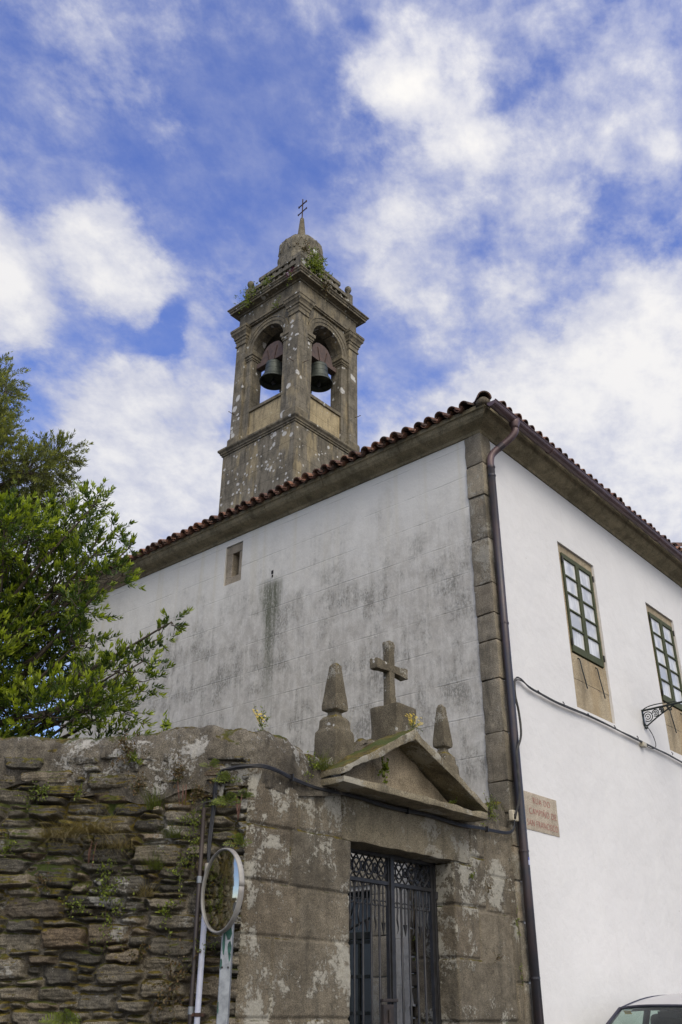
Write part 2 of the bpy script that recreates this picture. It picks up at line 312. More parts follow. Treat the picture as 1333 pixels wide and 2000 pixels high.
MT['weed_red'] = leafmat('reddish_weed_leaves', (.17, .10, .045), (.07, .075, .028), .25)
MT['grass'] = leafmat('grass_blades', (.17, .20, .045), (.07, .095, .022), .3)
MT['straw'] = leafmat('dry_grass_blades', (.36, .29, .15), (.20, .16, .08), .2)
MT['yellow'] = plain('yellow_petals', (.75, .55, .02), .6); MT['pink'] = plain('pink_petals', (.50, .09, .26), .6)
MT['car'] = None
def carpaint():
    m, g, b = newmat('silver_car_paint'); b.inputs['Base Color'].default_value = (.47, .455, .475, 1); b.inputs['Metallic'].default_value = .3
    b.inputs['Roughness'].default_value = .38; b.inputs['Coat Weight'].default_value = .6; b.inputs['Coat Roughness'].default_value = .08
    return m
MT['car'] = carpaint()
def glassmat():
    m, g, b = newmat('car_glass'); tr = g.n('BsdfTransparent', {'Color': (.70, .82, .76, 1)}); gl = g.n('BsdfGlossy', {'Color': (.9, .95, 1, 1), 'Roughness': .02})
    fr = g.n('Fresnel', {'IOR': 1.45}); ms = g.n('MixShader', {0: fr.outputs[0]})
    g.t.links.new(tr.outputs[0], ms.inputs[1]); g.t.links.new(gl.outputs[0], ms.inputs[2]); g.t.links.new(ms.outputs[0], g.t.nodes['Material Output'].inputs[0])
    return m
MT['glass'] = glassmat()
MT['rubber'] = plain('black_rubber', (.02, .02, .024), .6); MT['trim'] = plain('dark_car_trim', (.03, .03, .05), .5); MT['seat'] = plain('grey_seat_cloth', (.05, .052, .058), .9, bump=.2)
MT['rimsilver'] = plain('wheel_alloy', (.5, .5, .52), .35, .8, .1); MT['lampglass'] = plain('headlamp_lens', (.6, .62, .65), .1); MT['redlens'] = plain('tail_lamp_lens', (.3, .02, .02), .2)
MT['yellow_tag'] = plain('yellow_tag', (.7, .45, .04), .6)

# ------------------------------------------------------------------ mesh helpers
class MB:
    def __init__(s): s.v = []; s.f = []; s.c = []; s.cur = (.5, .5, .0)
    def add(s, vs, fs):
        k = len(s.v); s.v += [tuple(p) for p in vs]; s.c += [s.cur]*len(vs); s.f += [tuple(i+k for i in f) for f in fs]; return s
    def box(s, a, b):
        x0, y0, z0 = a; x1, y1, z1 = b
        vs = [(x0,y0,z0),(x1,y0,z0),(x1,y1,z0),(x0,y1,z0),(x0,y0,z1),(x1,y0,z1),(x1,y1,z1),(x0,y1,z1)]
        return s.add(vs, [(0,3,2,1),(4,5,6,7),(0,1,5,4),(1,2,6,5),(2,3,7,6),(3,0,4,7)])
    def obox(s, c, ex, ey, ez):      # oriented box: centre and three half-extent vectors
        c, ex, ey, ez = map(Vector, (c, ex, ey, ez))
        vs = [c+ex*i+ey*j+ez*k for k in (-1, 1) for i, j in ((-1,-1),(1,-1),(1,1),(-1,1))]
        return s.add(vs, [(0,3,2,1),(4,5,6,7),(0,1,5,4),(1,2,6,5),(2,3,7,6),(3,0,4,7)])
    def tube(s, pts, r, n=8, caps=True, flat=None):
        P = [Vector(p) for p in pts]; k = len(P); rs = r if isinstance(r, (list, tuple)) else [r]*k
        T = [(P[min(i+1, k-1)]-P[max(i-1, 0)]).normalized() for i in range(k)]
        ref = Vector((0, 0, 1)) if abs(T[0].z) < .9 else Vector((1, 0, 0))
        u = T[0].cross(ref).normalized(); vs = []; fs = []
        for i in range(k):
            u = (u - T[i]*u.dot(T[i])).normalized(); w = T[i].cross(u)
            for j in range(n):
                a = 2*math.pi*j/n; vs.append(P[i]+(u*math.cos(a)+w*math.sin(a))*rs[i])
        for i in range(k-1):
            for j in range(n):
                a = i*n+j; b = i*n+(j+1) % n; fs.append((a, b, b+n, a+n))
        if caps: fs.append(tuple(range(n))[::-1]); fs.append(tuple((k-1)*n+j for j in range(n)))
        return s.add(vs, fs)
    def lathe(s, c, prof, n=24, ax=None):
        c = Vector(c); vs = []; fs = []
        for r, z in prof:
            for j in range(n):
                a = 2*math.pi*j/n; vs.append(c+Vector((r*math.cos(a), r*math.sin(a), z)))
        for i in range(len(prof)-1):
            for j in range(n):
                a = i*n+j; b = i*n+(j+1) % n; fs.append((a, b, b+n, a+n))
        if prof[0][0] > 1e-5: fs.append(tuple(range(n))[::-1])
        if prof[-1][0] > 1e-5: fs.append(tuple((len(prof)-1)*n+j for j in range(n)))
        return s.add(vs, fs)
    def prism(s, poly, off):         # polygon of 3-D points swept by a vector
        P = [Vector(p) for p in poly]; o = Vector(off); k = len(P)
        return s.add(P+[p+o for p in P], [tuple(range(k))[::-1], tuple(range(k, 2*k))]+[(i, (i+1) % k, (i+1) % k+k, i+k) for i in range(k)])
    def sweep(s, sections):          # list of equal-length point loops
        k = len(sections[0]); vs = [p for q in sections for p in q]; fs = []
        for i in range(len(sections)-1):
            for j in range(k):
                a = i*k+j; b = i*k+(j+1) % k; fs.append((a, b, b+k, a+k))
        fs.append(tuple(range(k))[::-1]); fs.append(tuple((len(sections)-1)*k+j for j in range(k)))
        return s.add(vs, fs)
    def grid(s, P, close=False):     # numpy array n x m x 3
        n, m = P.shape[:2]; k = len(s.v); s.v += [tuple(p) for p in P.reshape(-1, 3).tolist()]; s.c += [s.cur]*(n*m)
        for i in range(n-1):
            for j in range(m-1): a = k+i*m+j; s.f.append((a, a+1, a+m+1, a+m))
        return s
    def build(s, name, mat, parent=None, smooth=False, bevel=0, tone=False, fix=True, seg=2):
        me = bpy.data.meshes.new(name)
        o = bpy.data.objects.new(name, me); COL.objects.link(o)
        off = Vector((0, 0, 0)); q = parent
        while q is not None: off += q.location; q = q.parent
        me.from_pydata([(p[0]-off.x, p[1]-off.y, p[2]-off.z) for p in s.v], [], s.f)
        if fix:
            bm = bmesh.new(); bm.from_mesh(me); bmesh.ops.recalc_face_normals(bm, faces=bm.faces); bm.to_mesh(me); bm.free()
        if tone:
            ca = me.color_attributes.new('tone', 'FLOAT_COLOR', 'POINT')
            arr = np.ones((len(s.v), 4), np.float32); arr[:, :3] = np.array(s.c, np.float32); ca.data.foreach_set('color', arr.ravel())
        me.materials.append(MT[mat] if isinstance(mat, str) else mat)
        if smooth: me.polygons.foreach_set('use_smooth', [True]*len(me.polygons))
        if parent is not None: o.parent = parent
        if bevel:
            b = o.modifiers.new('bevel', 'BEVEL'); b.width = bevel; b.segments = seg; b.limit_method = 'ANGLE'
        return o

def split_build(mb, name, mat, parent, **k):
    """every separate piece becomes a part of its own"""
    par = list(range(len(mb.v)))
    def find(i):
        while par[i] != i: par[i] = par[par[i]]; i = par[i]
        return i
    for f in mb.f:
        for q in f[1:]: par[find(q)] = find(f[0])
    G = {}
    for f in mb.f: G.setdefault(find(f[0]), []).append(f)
    out = []
    for fs in G.values():
        ids = sorted({i for f in fs for i in f}); mp = {i: n for n, i in enumerate(ids)}; m = MB()
        m.v = [mb.v[i] for i in ids]; m.c = [mb.c[i] for i in ids]; m.f = [tuple(mp[i] for i in f) for f in fs]; out.append(m.build(name, mat, parent, **k))
    return out
def npmesh(name, V, F, mat, parent=None, tone=None, smooth=False):     # fast numpy mesh, F all same size
    off = np.zeros(3); q = parent
    while q is not None: off += np.array(q.location); q = q.parent
    me = bpy.data.meshes.new(name); k = F.shape[1]
    me.vertices.add(len(V)); me.vertices.foreach_set('co', (V-off).astype(np.float32).ravel())
    me.loops.add(F.size); me.loops.foreach_set('vertex_index', F.astype(np.int32).ravel())
    me.polygons.add(len(F)); me.polygons.foreach_set('loop_start', np.arange(0, F.size, k, dtype=np.int32))
    me.polygons.foreach_set('loop_total', np.full(len(F), k, np.int32))
    me.update(); me.validate()
    if tone is not None:
        ca = me.color_attributes.new('tone', 'FLOAT_COLOR', 'POINT'); arr = np.ones((len(V), 4), np.float32); arr[:, :3] = tone; ca.data.foreach_set('color', arr.ravel())
    if smooth: me.polygons.foreach_set('use_smooth', np.ones(len(F), bool))
    me.materials.append(MT[mat]); o = bpy.data.objects.new(name, me); COL.objects.link(o)
    if parent is not None: o.parent = parent
    return o

def tag(o, label=None, cat=None, group=None, kind=None):
    if label: o['label'] = label
    if cat: o['category'] = cat
    if group: o['group'] = group
    if kind: o['kind'] = kind
    return o
def thing(name, loc, label, cat, group=None):
    o = bpy.data.objects.new(name, None); COL.objects.link(o); o.location = loc; o.empty_display_size = .2
    return tag(o, label, cat, group, 'thing')
def kids(o): return [c for c in bpy.data.objects if c.parent is o]
def copy_tree(o, parent=None):
    c = o.copy(); COL.objects.link(c)
    if parent is not None: c.parent = parent
    for ch in kids(o): copy_tree(ch, c)
    return c

# value noise in numpy
def _h(ix, iy, sd):
    n = (ix.astype(np.int64)*374761393 + iy.astype(np.int64)*668265263 + sd*1442695041) & 0x7fffffff
    n = ((n ^ (n >> 13))*1274126177) & 0x7fffffff
    return ((n ^ (n >> 16)) & 0xffff)/65535.
def vn(x, y, sd=0):
    ix = np.floor(x); iy = np.floor(y); fx = x-ix; fy = y-iy; fx = fx*fx*(3-2*fx); fy = fy*fy*(3-2*fy)
    a = _h(ix, iy, sd); b = _h(ix+1, iy, sd); c = _h(ix, iy+1, sd); d = _h(ix+1, iy+1, sd)
    return (a*(1-fx)+b*fx)*(1-fy)+(c*(1-fx)+d*fx)*fy
def fbm(x, y, sd=0, o=4):
    s = 0; a = .5; t = 0
    for i in range(o): s = s+a*vn(x, y, sd+i*17); t += a; a *= .5; x = x*2.03; y = y*2.03
    return s/t-.5
def sstep(a, b, x): t = np.clip((x-a)/(b-a), 0, 1); return t*t*(3-2*t)

def rough(mb_fn, name, mat, parent, amp=.012, cut=.05, scale=5., bevel=.012, smooth=True, seed=0):
    """stone block: bevelled, subdivided to about cut metres and roughened by noise"""
    mb = MB(); mb_fn(mb); o = mb.build(name, mat, parent, tone=True)
    bm = bmesh.new(); bm.from_mesh(o.data)
    if bevel: bmesh.ops.bevel(bm, geom=bm.edges[:], offset=bevel, segments=2, affect='EDGES', profile=.6)
    for _ in range(7):
        es = [e for e in bm.edges if e.calc_length() > cut*1.6]
        if not es: break
        bmesh.ops.subdivide_edges(bm, edges=es, cuts=1, use_grid_fill=True)
    bmesh.ops.triangulate(bm, faces=[f for f in bm.faces if len(f.verts) > 4])
    off = Vector((seed*7.3, seed*3.1, seed*1.7))
    bm.normal_update()
    mv = []
    for v in bm.verts:
        p = v.co*scale+off
        mv.append(v.co + v.normal*(mn.fractal(p, .9, 2.0, 4)*amp) + Vector((mn.noise(p*.5+Vector((9, 2, 4))), mn.noise(p*.5+Vector((3, 7, 1))), mn.noise(p*.5)))*amp*.6)
    for v, c in zip(bm.verts, mv): v.co = c
    bm.to_mesh(o.data); bm.free()
    if smooth: o.data.polygons.foreach_set('use_smooth', [True]*len(o.data.polygons)); o.data.set_sharp_from_angle(angle=R(38))
    return o

# ------------------------------------------------------------------ ground
def zg(x, y):
    return .07*np.log1p(np.exp((x+2.5)*2.2))/2.2
gx = np.concatenate([np.linspace(-400, -14, 8), np.linspace(-12, 8, 61), np.linspace(9, 30, 12), np.linspace(40, 400, 8)])
gy = np.concatenate([np.linspace(-400, -14, 8), np.linspace(-12, 12, 41), np.linspace(16, 400, 8)])
GX, GY = np.meshgrid(gx, gy, indexing='ij'); GZ = zg(np.minimum(GX, 24), GY)
mb = MB(); mb.grid(np.stack([GX, GY, GZ], -1)); tag(mb.build('ground', 'asphalt', smooth=True), kind='structure')

# ------------------------------------------------------------------ church wing
CH = thing('church_building', (6, 5, 0), 'large white rendered church wing with granite corner stones and red tiled eaves', 'building')
BX, BY = 14.0, 9.65
def wall_holes(mb, u0, u1, z0, z1, holes, fn, depth):
    us = sorted({u0, u1, *[h[0] for h in holes], *[h[1] for h in holes]}); zs = sorted({z0, z1, *[h[2] for h in holes], *[h[3] for h in holes]})
    for i in range(len(us)-1):
        for j in range(len(zs)-1):
            a, b, c, d = us[i], us[i+1], zs[j], zs[j+1]
            if any(h[0] <= a and b <= h[1] and h[2] <= c and d <= h[3] for h in holes): continue
            mb.add([fn(a, 0, c), fn(b, 0, c), fn(b, 0, d), fn(a, 0, d)], [(0, 1, 2, 3)])
    for h in holes:
        a, b, c, d = h[:4]; q = h[4] if len(h) > 4 else depth
        for p in (((a, c), (a, d)), ((b, c), (b, d)), ((a, c), (b, c)), ((a, d), (b, d))):
            (m, n), (r, s) = p; mb.add([fn(m, 0, n), fn(r, 0, s), fn(r, q, s), fn(m, q, n)], [(0, 1, 2, 3)])
fB = lambda u, d, z: (u, d, z)
fA = lambda u, d, z: (d, u, z)
WINX = (2.01, 5.09, 8.17, 11.25); WW = 1.16
mb = MB(); wall_holes(mb, .06, BX, 0, 8.95, [(x, x+WW, 5.28, 7.85) for x in WINX], fB, .16)
mb.add([(BX, 0, 0), (BX, BY, 0), (BX, BY, 8.95), (BX, 0, 8.95)], [(0, 1, 2, 3)])
mb.build('street_wall', 'white', CH, fix=False)
mb = MB(); wall_holes(mb, .25, BY, 0, 8.95, [(4.83, 5.255, 7.92, 8.66), (2.05, 3.25, 0, 2.9)], fA, .3)
mb.add([(0, BY, 0), (BX, BY, 0), (BX, BY, 8.95), (0, BY, 8.95)], [(0, 1, 2, 3)])
mb.build('courtyard_wall', 'grey', CH, fix=False)
MB().box((.45, .45, 0), (BX-.05, BY-.05, 8.9)).build('inner_core', 'dark', CH)

# corner stones
mb = MB(); z = 0; rr = random.Random(4); hs = []
while z < 8.72: h = rr.choice((.36, .42, .5, .58, .66)); hs.append((z, min(8.80, z+h))); z += h

def quoin_blocks():
    bm_all = MB()
    for i, (a, b) in enumerate(hs):
        w = .25; wb = (.25, .235)[i % 2]
        j = rr.uniform(-.008, .008)
        bm_all.cur = (.22+.42*rr.random(), rr.random(), rr.random()*.25*(i % 4 == 1))
        bm_all.box((-.022+j, -.022+j, a+.006), (wb, w, b-.006))
    return bm_all
def qb(mb):
    t = quoin_blocks(); mb.v = t.v; mb.f = t.f; mb.c = t.c
rough(qb, 'quoin', 'quoin', CH, amp=.012, cut=.07, bevel=.016)
MB().box((-.004, -.004, 0), (.1, .2, 8.8)).build('quoin_core', 'quoin', CH)

# moulded cornice: profile (out, z), stones about 1.5 m long
PROF = [(0, 8.78), (.02, 8.78), (.045, 8.815), (.09, 8.835), (.15, 8.85), (.205, 8.87), (.245, 8.905), (.265, 8.945), (.275, 8.96), (.30, 8.965), (.30, 9.03), (-.1, 9.03)]
def sectA(y, k=0): return [(-o*(1+k), y, z) for o, z in PROF]
def sectB(x, k=0): return [(x, -o*(1+k), z) for o, z in PROF]
mb = MB(); rr = random.Random(9)
mit = [(-o, -o, z) for o, z in PROF]
y = 1.25; mb.sweep([sectA(y-.004), mit, sectB(1.1-.004)])
while y < BY+.3:
    n = min(BY+.3, y+rr.uniform(1.2, 1.9)); k = rr.uniform(-.012, .012); mb.sweep([sectA(y+.004, k), sectA(n-.004, k)]); y = n
x = 1.1
while x < BX:
    n = min(BX, x+rr.uniform(1.2, 1.9)); k = rr.uniform(-.012, .012); mb.sweep([sectB(x+.004, k), sectB(n-.004, k)]); x = n
mb.build('cornice', 'cornice', CH, bevel=.006)
MB().sweep([[(-o*.93, BY+.28, z) for o, z in PROF], [(-o*.93, -o*.93, z) for o, z in PROF], [(BX-.01, -o*.93, z) for o, z in PROF]]).build('cornice_core', 'cornice', CH)

# roof: corrugated sheets of barrel tiles plus jittered eave tiles
SL = .40
def tile(mb, base, along, inward, L, r0, r1, th, lift, up_=True, roll=0):
    base = Vector(base); a = Vector(along); d = (Vector(inward)+Vector((0, 0, SL))).normalized(); nrm = a.cross(d).normalized()
    if nrm.z < 0: nrm = -nrm
    secs = []
    for t, r in ((0, r0), (L, r1)):
        c = base+d*t+nrm*lift; out = []; inn = []
        for k in range(9):
            q = math.pi*k/8+roll; s = 1 if up_ else -1
            out.append(c+a*(math.cos(q)*r)+nrm*(s*math.sin(q)*r)); inn.append(c+a*(math.cos(q)*(r-th))+nrm*(s*math.sin(q)*(r-th)))
        secs.append(out+inn[::-1])
    mb.sweep(secs)
def roof_side(mb, fn_base, along, inward, n, rr):
    for i in range(n):
        s = .03+i*.2
        for c in range(3):
            if c*.34+.2 > s+.02: continue
            for kind in (0, 1):
                mb.cur = (rr.random(), rr.random(), 0)
                st = c*.34-(.09 if kind else .05)+rr.uniform(-.03, .03)
                b = Vector(fn_base(s+(.1 if kind == 0 else 0)+rr.uniform(-.006, .006)))
                d = (Vector(inward)+Vector((0, 0, SL))).normalized()
                if kind: tile(mb, b+d*st, along, inward, 42e-2, .078, .066, .014, .035+c*.004, True, rr.uniform(-.05, .05))
                else: tile(mb, b+d*st, along, inward, .42, .066, .078, .014, .055+c*.004, False, rr.uniform(-.05, .05))
mb = MB(); rr = random.Random(3)
ZE = 9.015
roof_side(mb, lambda s: (-.33, -.25+s, ZE), (0, 1, 0), (1, 0, 0), 52, rr)
roof_side(mb, lambda s: (-.25+s, -.33, ZE+.03), (1, 0, 0), (0, 1, 0), 71, rr)
# main slopes further up
def corr(p0, al, inn, n, dist):
    al = np.array(al, float); inn = np.array([*inn, SL]); u = np.arange(0, n, .025); v = np.array([.6, dist])
    w = np.abs(np.sin(u/.2*math.pi))*.1-.02
    return np.array([[np.array(p0)+al*a+inn*b+np.array([0, 0, ww]) for b in v] for a, ww in zip(u, w)])
mb.cur = (.4, .5, 0)
def slope(fn, n, umax):
    for a in np.arange(0, n, .1):
        for q in (0, .05):
            u0, u1 = a+q, a+q+.05; w0, w1 = abs(math.sin(u0/.2*math.pi))*.09-.03, abs(math.sin(u1/.2*math.pi))*.09-.03
            d0, d1 = min(u0, umax), min(u1, umax)
            if d1 < .65: continue
            d0 = max(d0, .6); mb.add([fn(u0, .6, w0), fn(u1, .6, w1), fn(u1, d1, w1), fn(u0, d0, w0)], [(0, 1, 2, 3)])
slope(lambda u, d, w: (-.33+d, -.33+u, ZE+SL*d+w), 10.2, 5); slope(lambda u, d, w: (-.33+u, -.33+d, ZE+SL*d+w), 14, 5)
mb.build('roof', 'tile', CH, tone=True, smooth=False)
mb = MB(); rr = random.Random(8)
for k in range(9):                                   # hip tiles over the corner
    b = Vector((-.31, -.31, ZE+.045))+Vector((1, 1, SL)).normalized()*(k*.40); mb.cur = (rr.random()*.5, rr.random(), 0)
    d = Vector((1, 1, SL)).normalized(); a = Vector((1, -1, 0)).normalized(); nrm = a.cross(d); nrm = nrm if nrm.z > 0 else -nrm
    secs = []
    for t, r in ((0, .105), (.46, .09)):
        c = b+d*t+nrm*(.01+.012*(1-t)); out = [c+a*math.cos(math.pi*q/10)*r+nrm*math.sin(math.pi*q/10)*r for q in range(11)]
        inn = [c+a*math.cos(math.pi*q/10)*(r-.018)+nrm*math.sin(math.pi*q/10)*(r-.018) for q in range(11)]; secs.append(out+inn[::-1])
    mb.sweep(secs)
mb.build('hip_ridge', 'tile', CH, tone=True)
mb = MB()                                             # mortar bedding that closes the first hip tile
mb.lathe((-.25, -.25, ZE+.0), [(.11, -.02), (.105, .05), (.07, .10), (0, .115)], 14); mb.build('hip_mortar', 'interior_stone', CH, smooth=True)
mb = MB(); mb.cur = (.2, .5, 0)                       # tiles of the higher neighbouring roof at the far end
for k in range(5): tile(mb, (6.62+.2*k, -.30, ZE+.22), (1, 0, 0), (0, 1, 0), .5, .1, .09, .016, .04)
for k in range(3): tile(mb, (6.42, -.2+.25*k, ZE+.28+.09*k), (0, 1, 0), (1, 0, 0), .5, .11, .1, .016, .04)
mb.box((6.5, -.2, ZE+.05), (8.2, 2.5, ZE+.3)); mb.build('neighbour_eave', 'tile', CH, tone=True)

# gutter and downpipe
def gutter():
    secs = []; yc, zc, r = -.405, 8.985, .07
    for x in np.concatenate([[-.30], np.arange(0, BX+.1, .5)]):
        sag = .004*math.sin(x*1.7)
        o = [(x, yc-r*math.cos(q), zc-r*math.sin(q)+sag) for q in np.linspace(0, math.pi, 11)]
        i = [(x, yc-(r-.006)*math.cos(q), zc-(r-.006)*math.sin(q)+sag) for q in np.linspace(0, math.pi, 11)]
        secs.append(o+i[::-1])
    mb = MB().sweep(secs)
    mb.prism([(-.302, yc-r*math.cos(q), zc-r*math.sin(q)) for q in np.linspace(0, math.pi, 13)], (.008, 0, 0))   # end cap
    mb.tube([(-.3, yc-r, zc+.004), (BX, yc-r, zc+.004)], .011, 6)
    return mb
gt = gutter().build('gutter', 'gutter', CH)
mb = MB()
for x in (1.3, 3.2, 5.1, 7.0, 8.9): mb.tube([(x, -.405-.073*math.cos(q), 8.985-.073*math.sin(q)) for q in np.linspace(0, math.pi, 9)], .006, 6)
split_build(mb, 'gutter_strap', 'gutter', gt)
mb = MB()      # outlet hopper
secs = []
for z, hx, hy in ((8.985, .085, .078), (8.92, .085, .078), (8.87, .06, .06), (8.83, .052, .052)):
    secs.append([(.30+hx*math.cos(2*math.pi*k/16), -.405+hy*math.sin(2*math.pi*k/16), z) for k in range(16)])
mb.sweep(secs).build('outlet', 'gutter', gt, smooth=True)
def spline(pts, n=10):
    P = [Vector(p) for p in pts]; P = [P[0]*2-P[1]]+P+[P[-1]*2-P[-2]]; out = []
    for i in range(1, len(P)-2):
        for k in range(n):
            t = k/n; a, b, c, d = P[i-1:i+3]
            out.append(.5*((2*b)+(c-a)*t+(2*a-5*b+4*c-d)*t*t+(3*b-a-3*c+d)*t**3))
    out.append(P[-2]); return out
dp = MB().tube([(.085, -.09, 8.20), (.085, -.09, 5.6), (.09, -.09, 3.0), (.10, -.09, zg(np.array(.1), 0)+.02)], .051, 14).build('downpipe', 'pipe', CH, smooth=True)
sw = spline([(.30, -.405, 8.85), (.30, -.40, 8.78), (.265, -.33, 8.68), (.19, -.21, 8.56), (.115, -.115, 8.44), (.085, -.09, 8.32), (.085, -.09, 8.18)], 8)
MB().tube(sw, .050, 14).build('swan_neck', 'gutter', dp, smooth=True)
mb = MB()
for z in (8.22, 8.08, 5.9, 3.17, 1.9): mb.tube([(.087, -.09, z-.012), (.087, -.09, z+.012)], .057, 14)
mb.tube([sw[22], sw[26]], .0545, 14)
split_build(mb, 'pipe_collar', 'pipe', dp)
def stick(z0, z1, q0, q1, mat, name, r):
    mb = MB(); P = np.array([[(.09+r*math.cos(q), -.09+r*math.sin(q), z) for z in (z0, z1)] for q in np.linspace(q0, q1, 6)]); mb.grid(P); mb.build(name, mat, dp, fix=False)
stick(3.02, 3.10, R(-105), R(-45), 'sticker', 'sticker', .0525); stick(3.07, 3.10, R(-105), R(-70), 'sticker_blue', 'sticker_print', .0530)

# windows of the street wall
def make_window(x0):
    w = bpy.data.objects.new('window', None); COL.objects.link(w); w.location = Vector((x0, 0, 5.28))-CH.location; w.parent = CH
    D0 = .035
    x1 = x0+WW; fx0, fx1, fz0, fz1 = x0+.12, x1-.075, 6.13, 7.71
    mb = MB()
    mb.box((x0, D0, fz1), (x1, .16, 7.85)); mb.box((x0, D0+.002, fz0-.02), (fx0, .16, fz1)); mb.box((fx1, D0+.002, fz0-.02), (x1, .16, fz1))
    mb.box((x0, D0-.004, 5.72), (x1, .16, fz0-.02)); mb.box((x0, D0, 5.28), (x0+.80, .16, 5.715)); mb.box((x0+.806, D0+.004, 5.28), (x1, .16, 5.715))
    mb.build('stone_surround', 'surround', w, bevel=.006)
    mb = MB().box((x0-.002, D0+.003, 5.713), (x1+.001, .15, 5.723)); mb.build('mortar_joint', 'plaque', w)
    MB().box((x0-.01, .13, 5.3), (x1+.01, .155, 7.84)).build('back_board', 'dark', w)
    mid = (fx0+fx1)/2
    for a, b in ((fx0, mid), (mid, fx1)):
        c = MB(); y0, y1 = .012, .055; t = .05
        c.box((a+.002, y0, fz0), (a+t, y1, fz1)); c.box((b-t, y0, fz0), (b-.002, y1, fz1)); c.box((a+t, y0+.002, fz1-.075), (b-t, y1, fz1)); c.box((a+t, y0+.002, fz0), (b-t, y1, fz0+.11))
        hgt = (fz1-.075-fz0-.11)
        for k in range(1, 5): zz = fz0+.11+hgt*k/5; c.box((a+t, y0+.004, zz-.013), (b-t, y1, zz+.013))
        co = c.build('casement', 'frame_green', w, bevel=.004)
        p = MB(); zs = np.linspace(fz0+.11, fz1-.075, 6)
        for k in range(5):
            tl = random.uniform(-.004, .004); p.add([(a+t-.004, .04+tl, zs[k]), (b-t+.004, .04-tl, zs[k]), (b-t+.004, .04, zs[k+1]), (a+t-.004, .04+tl*.5, zs[k+1])], [(0, 1, 2, 3)])
        p.build('pane', 'pane', co)
        hx = a-.012 if a == fx0 else b+.012
        hmb = MB()
        for zz in (fz0+.14, fz1-.12): hmb.tube([(hx, .005, zz-.05), (hx, .005, zz+.05)], .014, 6)
        split_build(hmb, 'hinge', 'iron', co)
    for xx, ln in ((x0+.26, .42), (x0+.80, .44)):
        MB().tube(spline([(xx, .03, 6.06), (xx+.0, .0, 6.03), (xx+.015, -.01, 5.9), (xx+.06, -.015, 6.06-ln*.75), (xx+.105, -.01, 6.06-ln), (xx+.135, .0, 6.06-ln+.01)], 5), .0085, 6).build('shutter_hook', 'lamp_iron', w)
    return w
w0 = make_window(WINX[0])
for x in WINX[1:]:
    c = copy_tree(w0, CH); c.location = Vector((x, 0, 5.28))-CH.location

# slit window in the courtyard wall
sw_ = bpy.data.objects.new('slit_window', None); COL.objects.link(sw_); sw_.location = Vector((0, 5.04, 8.3))-CH.location; sw_.parent = CH
mb = MB(); y0, y1, z0, z1 = 4.83, 5.255, 7.92, 8.66; a0, a1, b0, b1 = 4.93, 5.10, 8.06, 8.50
mb.box((.025, y0, b1), (.3, y1, z1)); mb.box((.025, y0, z0), (.3, y1, b0)); mb.box((.027, y0, b0), (.3, a0, b1)); mb.box((.027, a1, b0), (.3, y1, b1))
mb.build('stone_surround', 'slit', sw_, bevel=.008)
MB().box((.24, a0-.01, b0-.01), (.25, a1+.01, b1+.01)).build('dark_opening', 'dark', sw_)
MB().box((-.006, 4.05, 7.80), (.02, 4.10, 7.87)).box((-.01, 4.055, 7.74), (.02, 4.085, 7.79)).build('drain_hole', 'dark', CH, bevel=.008)

# door and rough stone of the courtyard wall behind the gate
dr = bpy.data.objects.new('door', None); COL.objects.link(dr); dr.location = Vector((0, 2.65, 0))-CH.location; dr.parent = CH
mb = MB(); mb.box((.12, 2.05, 0), (.2, 2.12, 2.9)); mb.box((.12, 3.18, 0), (.2, 3.25, 2.9)); mb.box((.11, 2.12, 2.36), (.2, 3.18, 2.44)); mb.box((.12, 2.12, 2.83), (.2, 3.18, 2.9))
mb.box((.10, 2.62, 0), (.19, 2.68, 2.36))
for q in (25, 65, 115, 155): mb.obox((.15, 2.65+.26*math.cos(R(q)), 2.44+.2*math.sin(R(q))), (.012, 0, 0), (0, .26*math.cos(R(q)), .2*math.sin(R(q))), (0, -.012*math.sin(R(q)), .012*math.cos(R(q))))
mb.build('door_frame', 'door_wood', dr, bevel=.004)
mb = MB()
for a, b in ((2.12, 2.62), (2.68, 3.18)):
    mb.box((.12, a, 0), (.17, a+.06, 2.36)); mb.box((.12, b-.06, 0), (.17, b, 2.36)); mb.box((.13, a+.06, 0), (.17, b-.06, .75))
    mb.box((.13, (a+b)/2-.015, .75), (.165, (a+b)/2+.015, 2.36))
    for zz in (.78, 1.17, 1.56, 1.95, 2.33): mb.box((.125, a+.06, zz-.018), (.168, b-.06, zz+.018))
mb.build('door_leaf', 'door_wood', dr)
MB().box((.15, 2.1, .7), (.156, 3.2, 2.88)).build('door_glass', 'dark_glass', dr)
mb = MB(); zz = 0
while zz < 2.95: h = random.uniform(.42, .6); mb.box((-.035, 1.74, zz+.004), (.1, 2.05, min(2.95, zz+h)-.004)); zz += h
mb.box((-.03, 1.74, 2.955), (.1, 3.55, 3.28)); 
rough(lambda m: m.add(mb.v, mb.f), 'door_jamb', 'pier', CH, amp=.012, cut=.1)

def pile(m):
    m.box((-.03, .26, 0), (.02, 1.415, 3.5))
    rr = random.Random(5); z = 0
    while z < 3.45:
        h = rr.uniform(.12, .3); y = .27
        while y < 1.40: l = rr.uniform(.2, .5); e = min(1.42, y+l); m.box((-.10+rr.uniform(-.03, .03), y+.008, z+.008), (.05, e-.008, z+h-.008)); y += l
        z += h
rough(pile, 'rubble_facing', 'interior_stone', CH, amp=.02, cut=.09, bevel=.02)

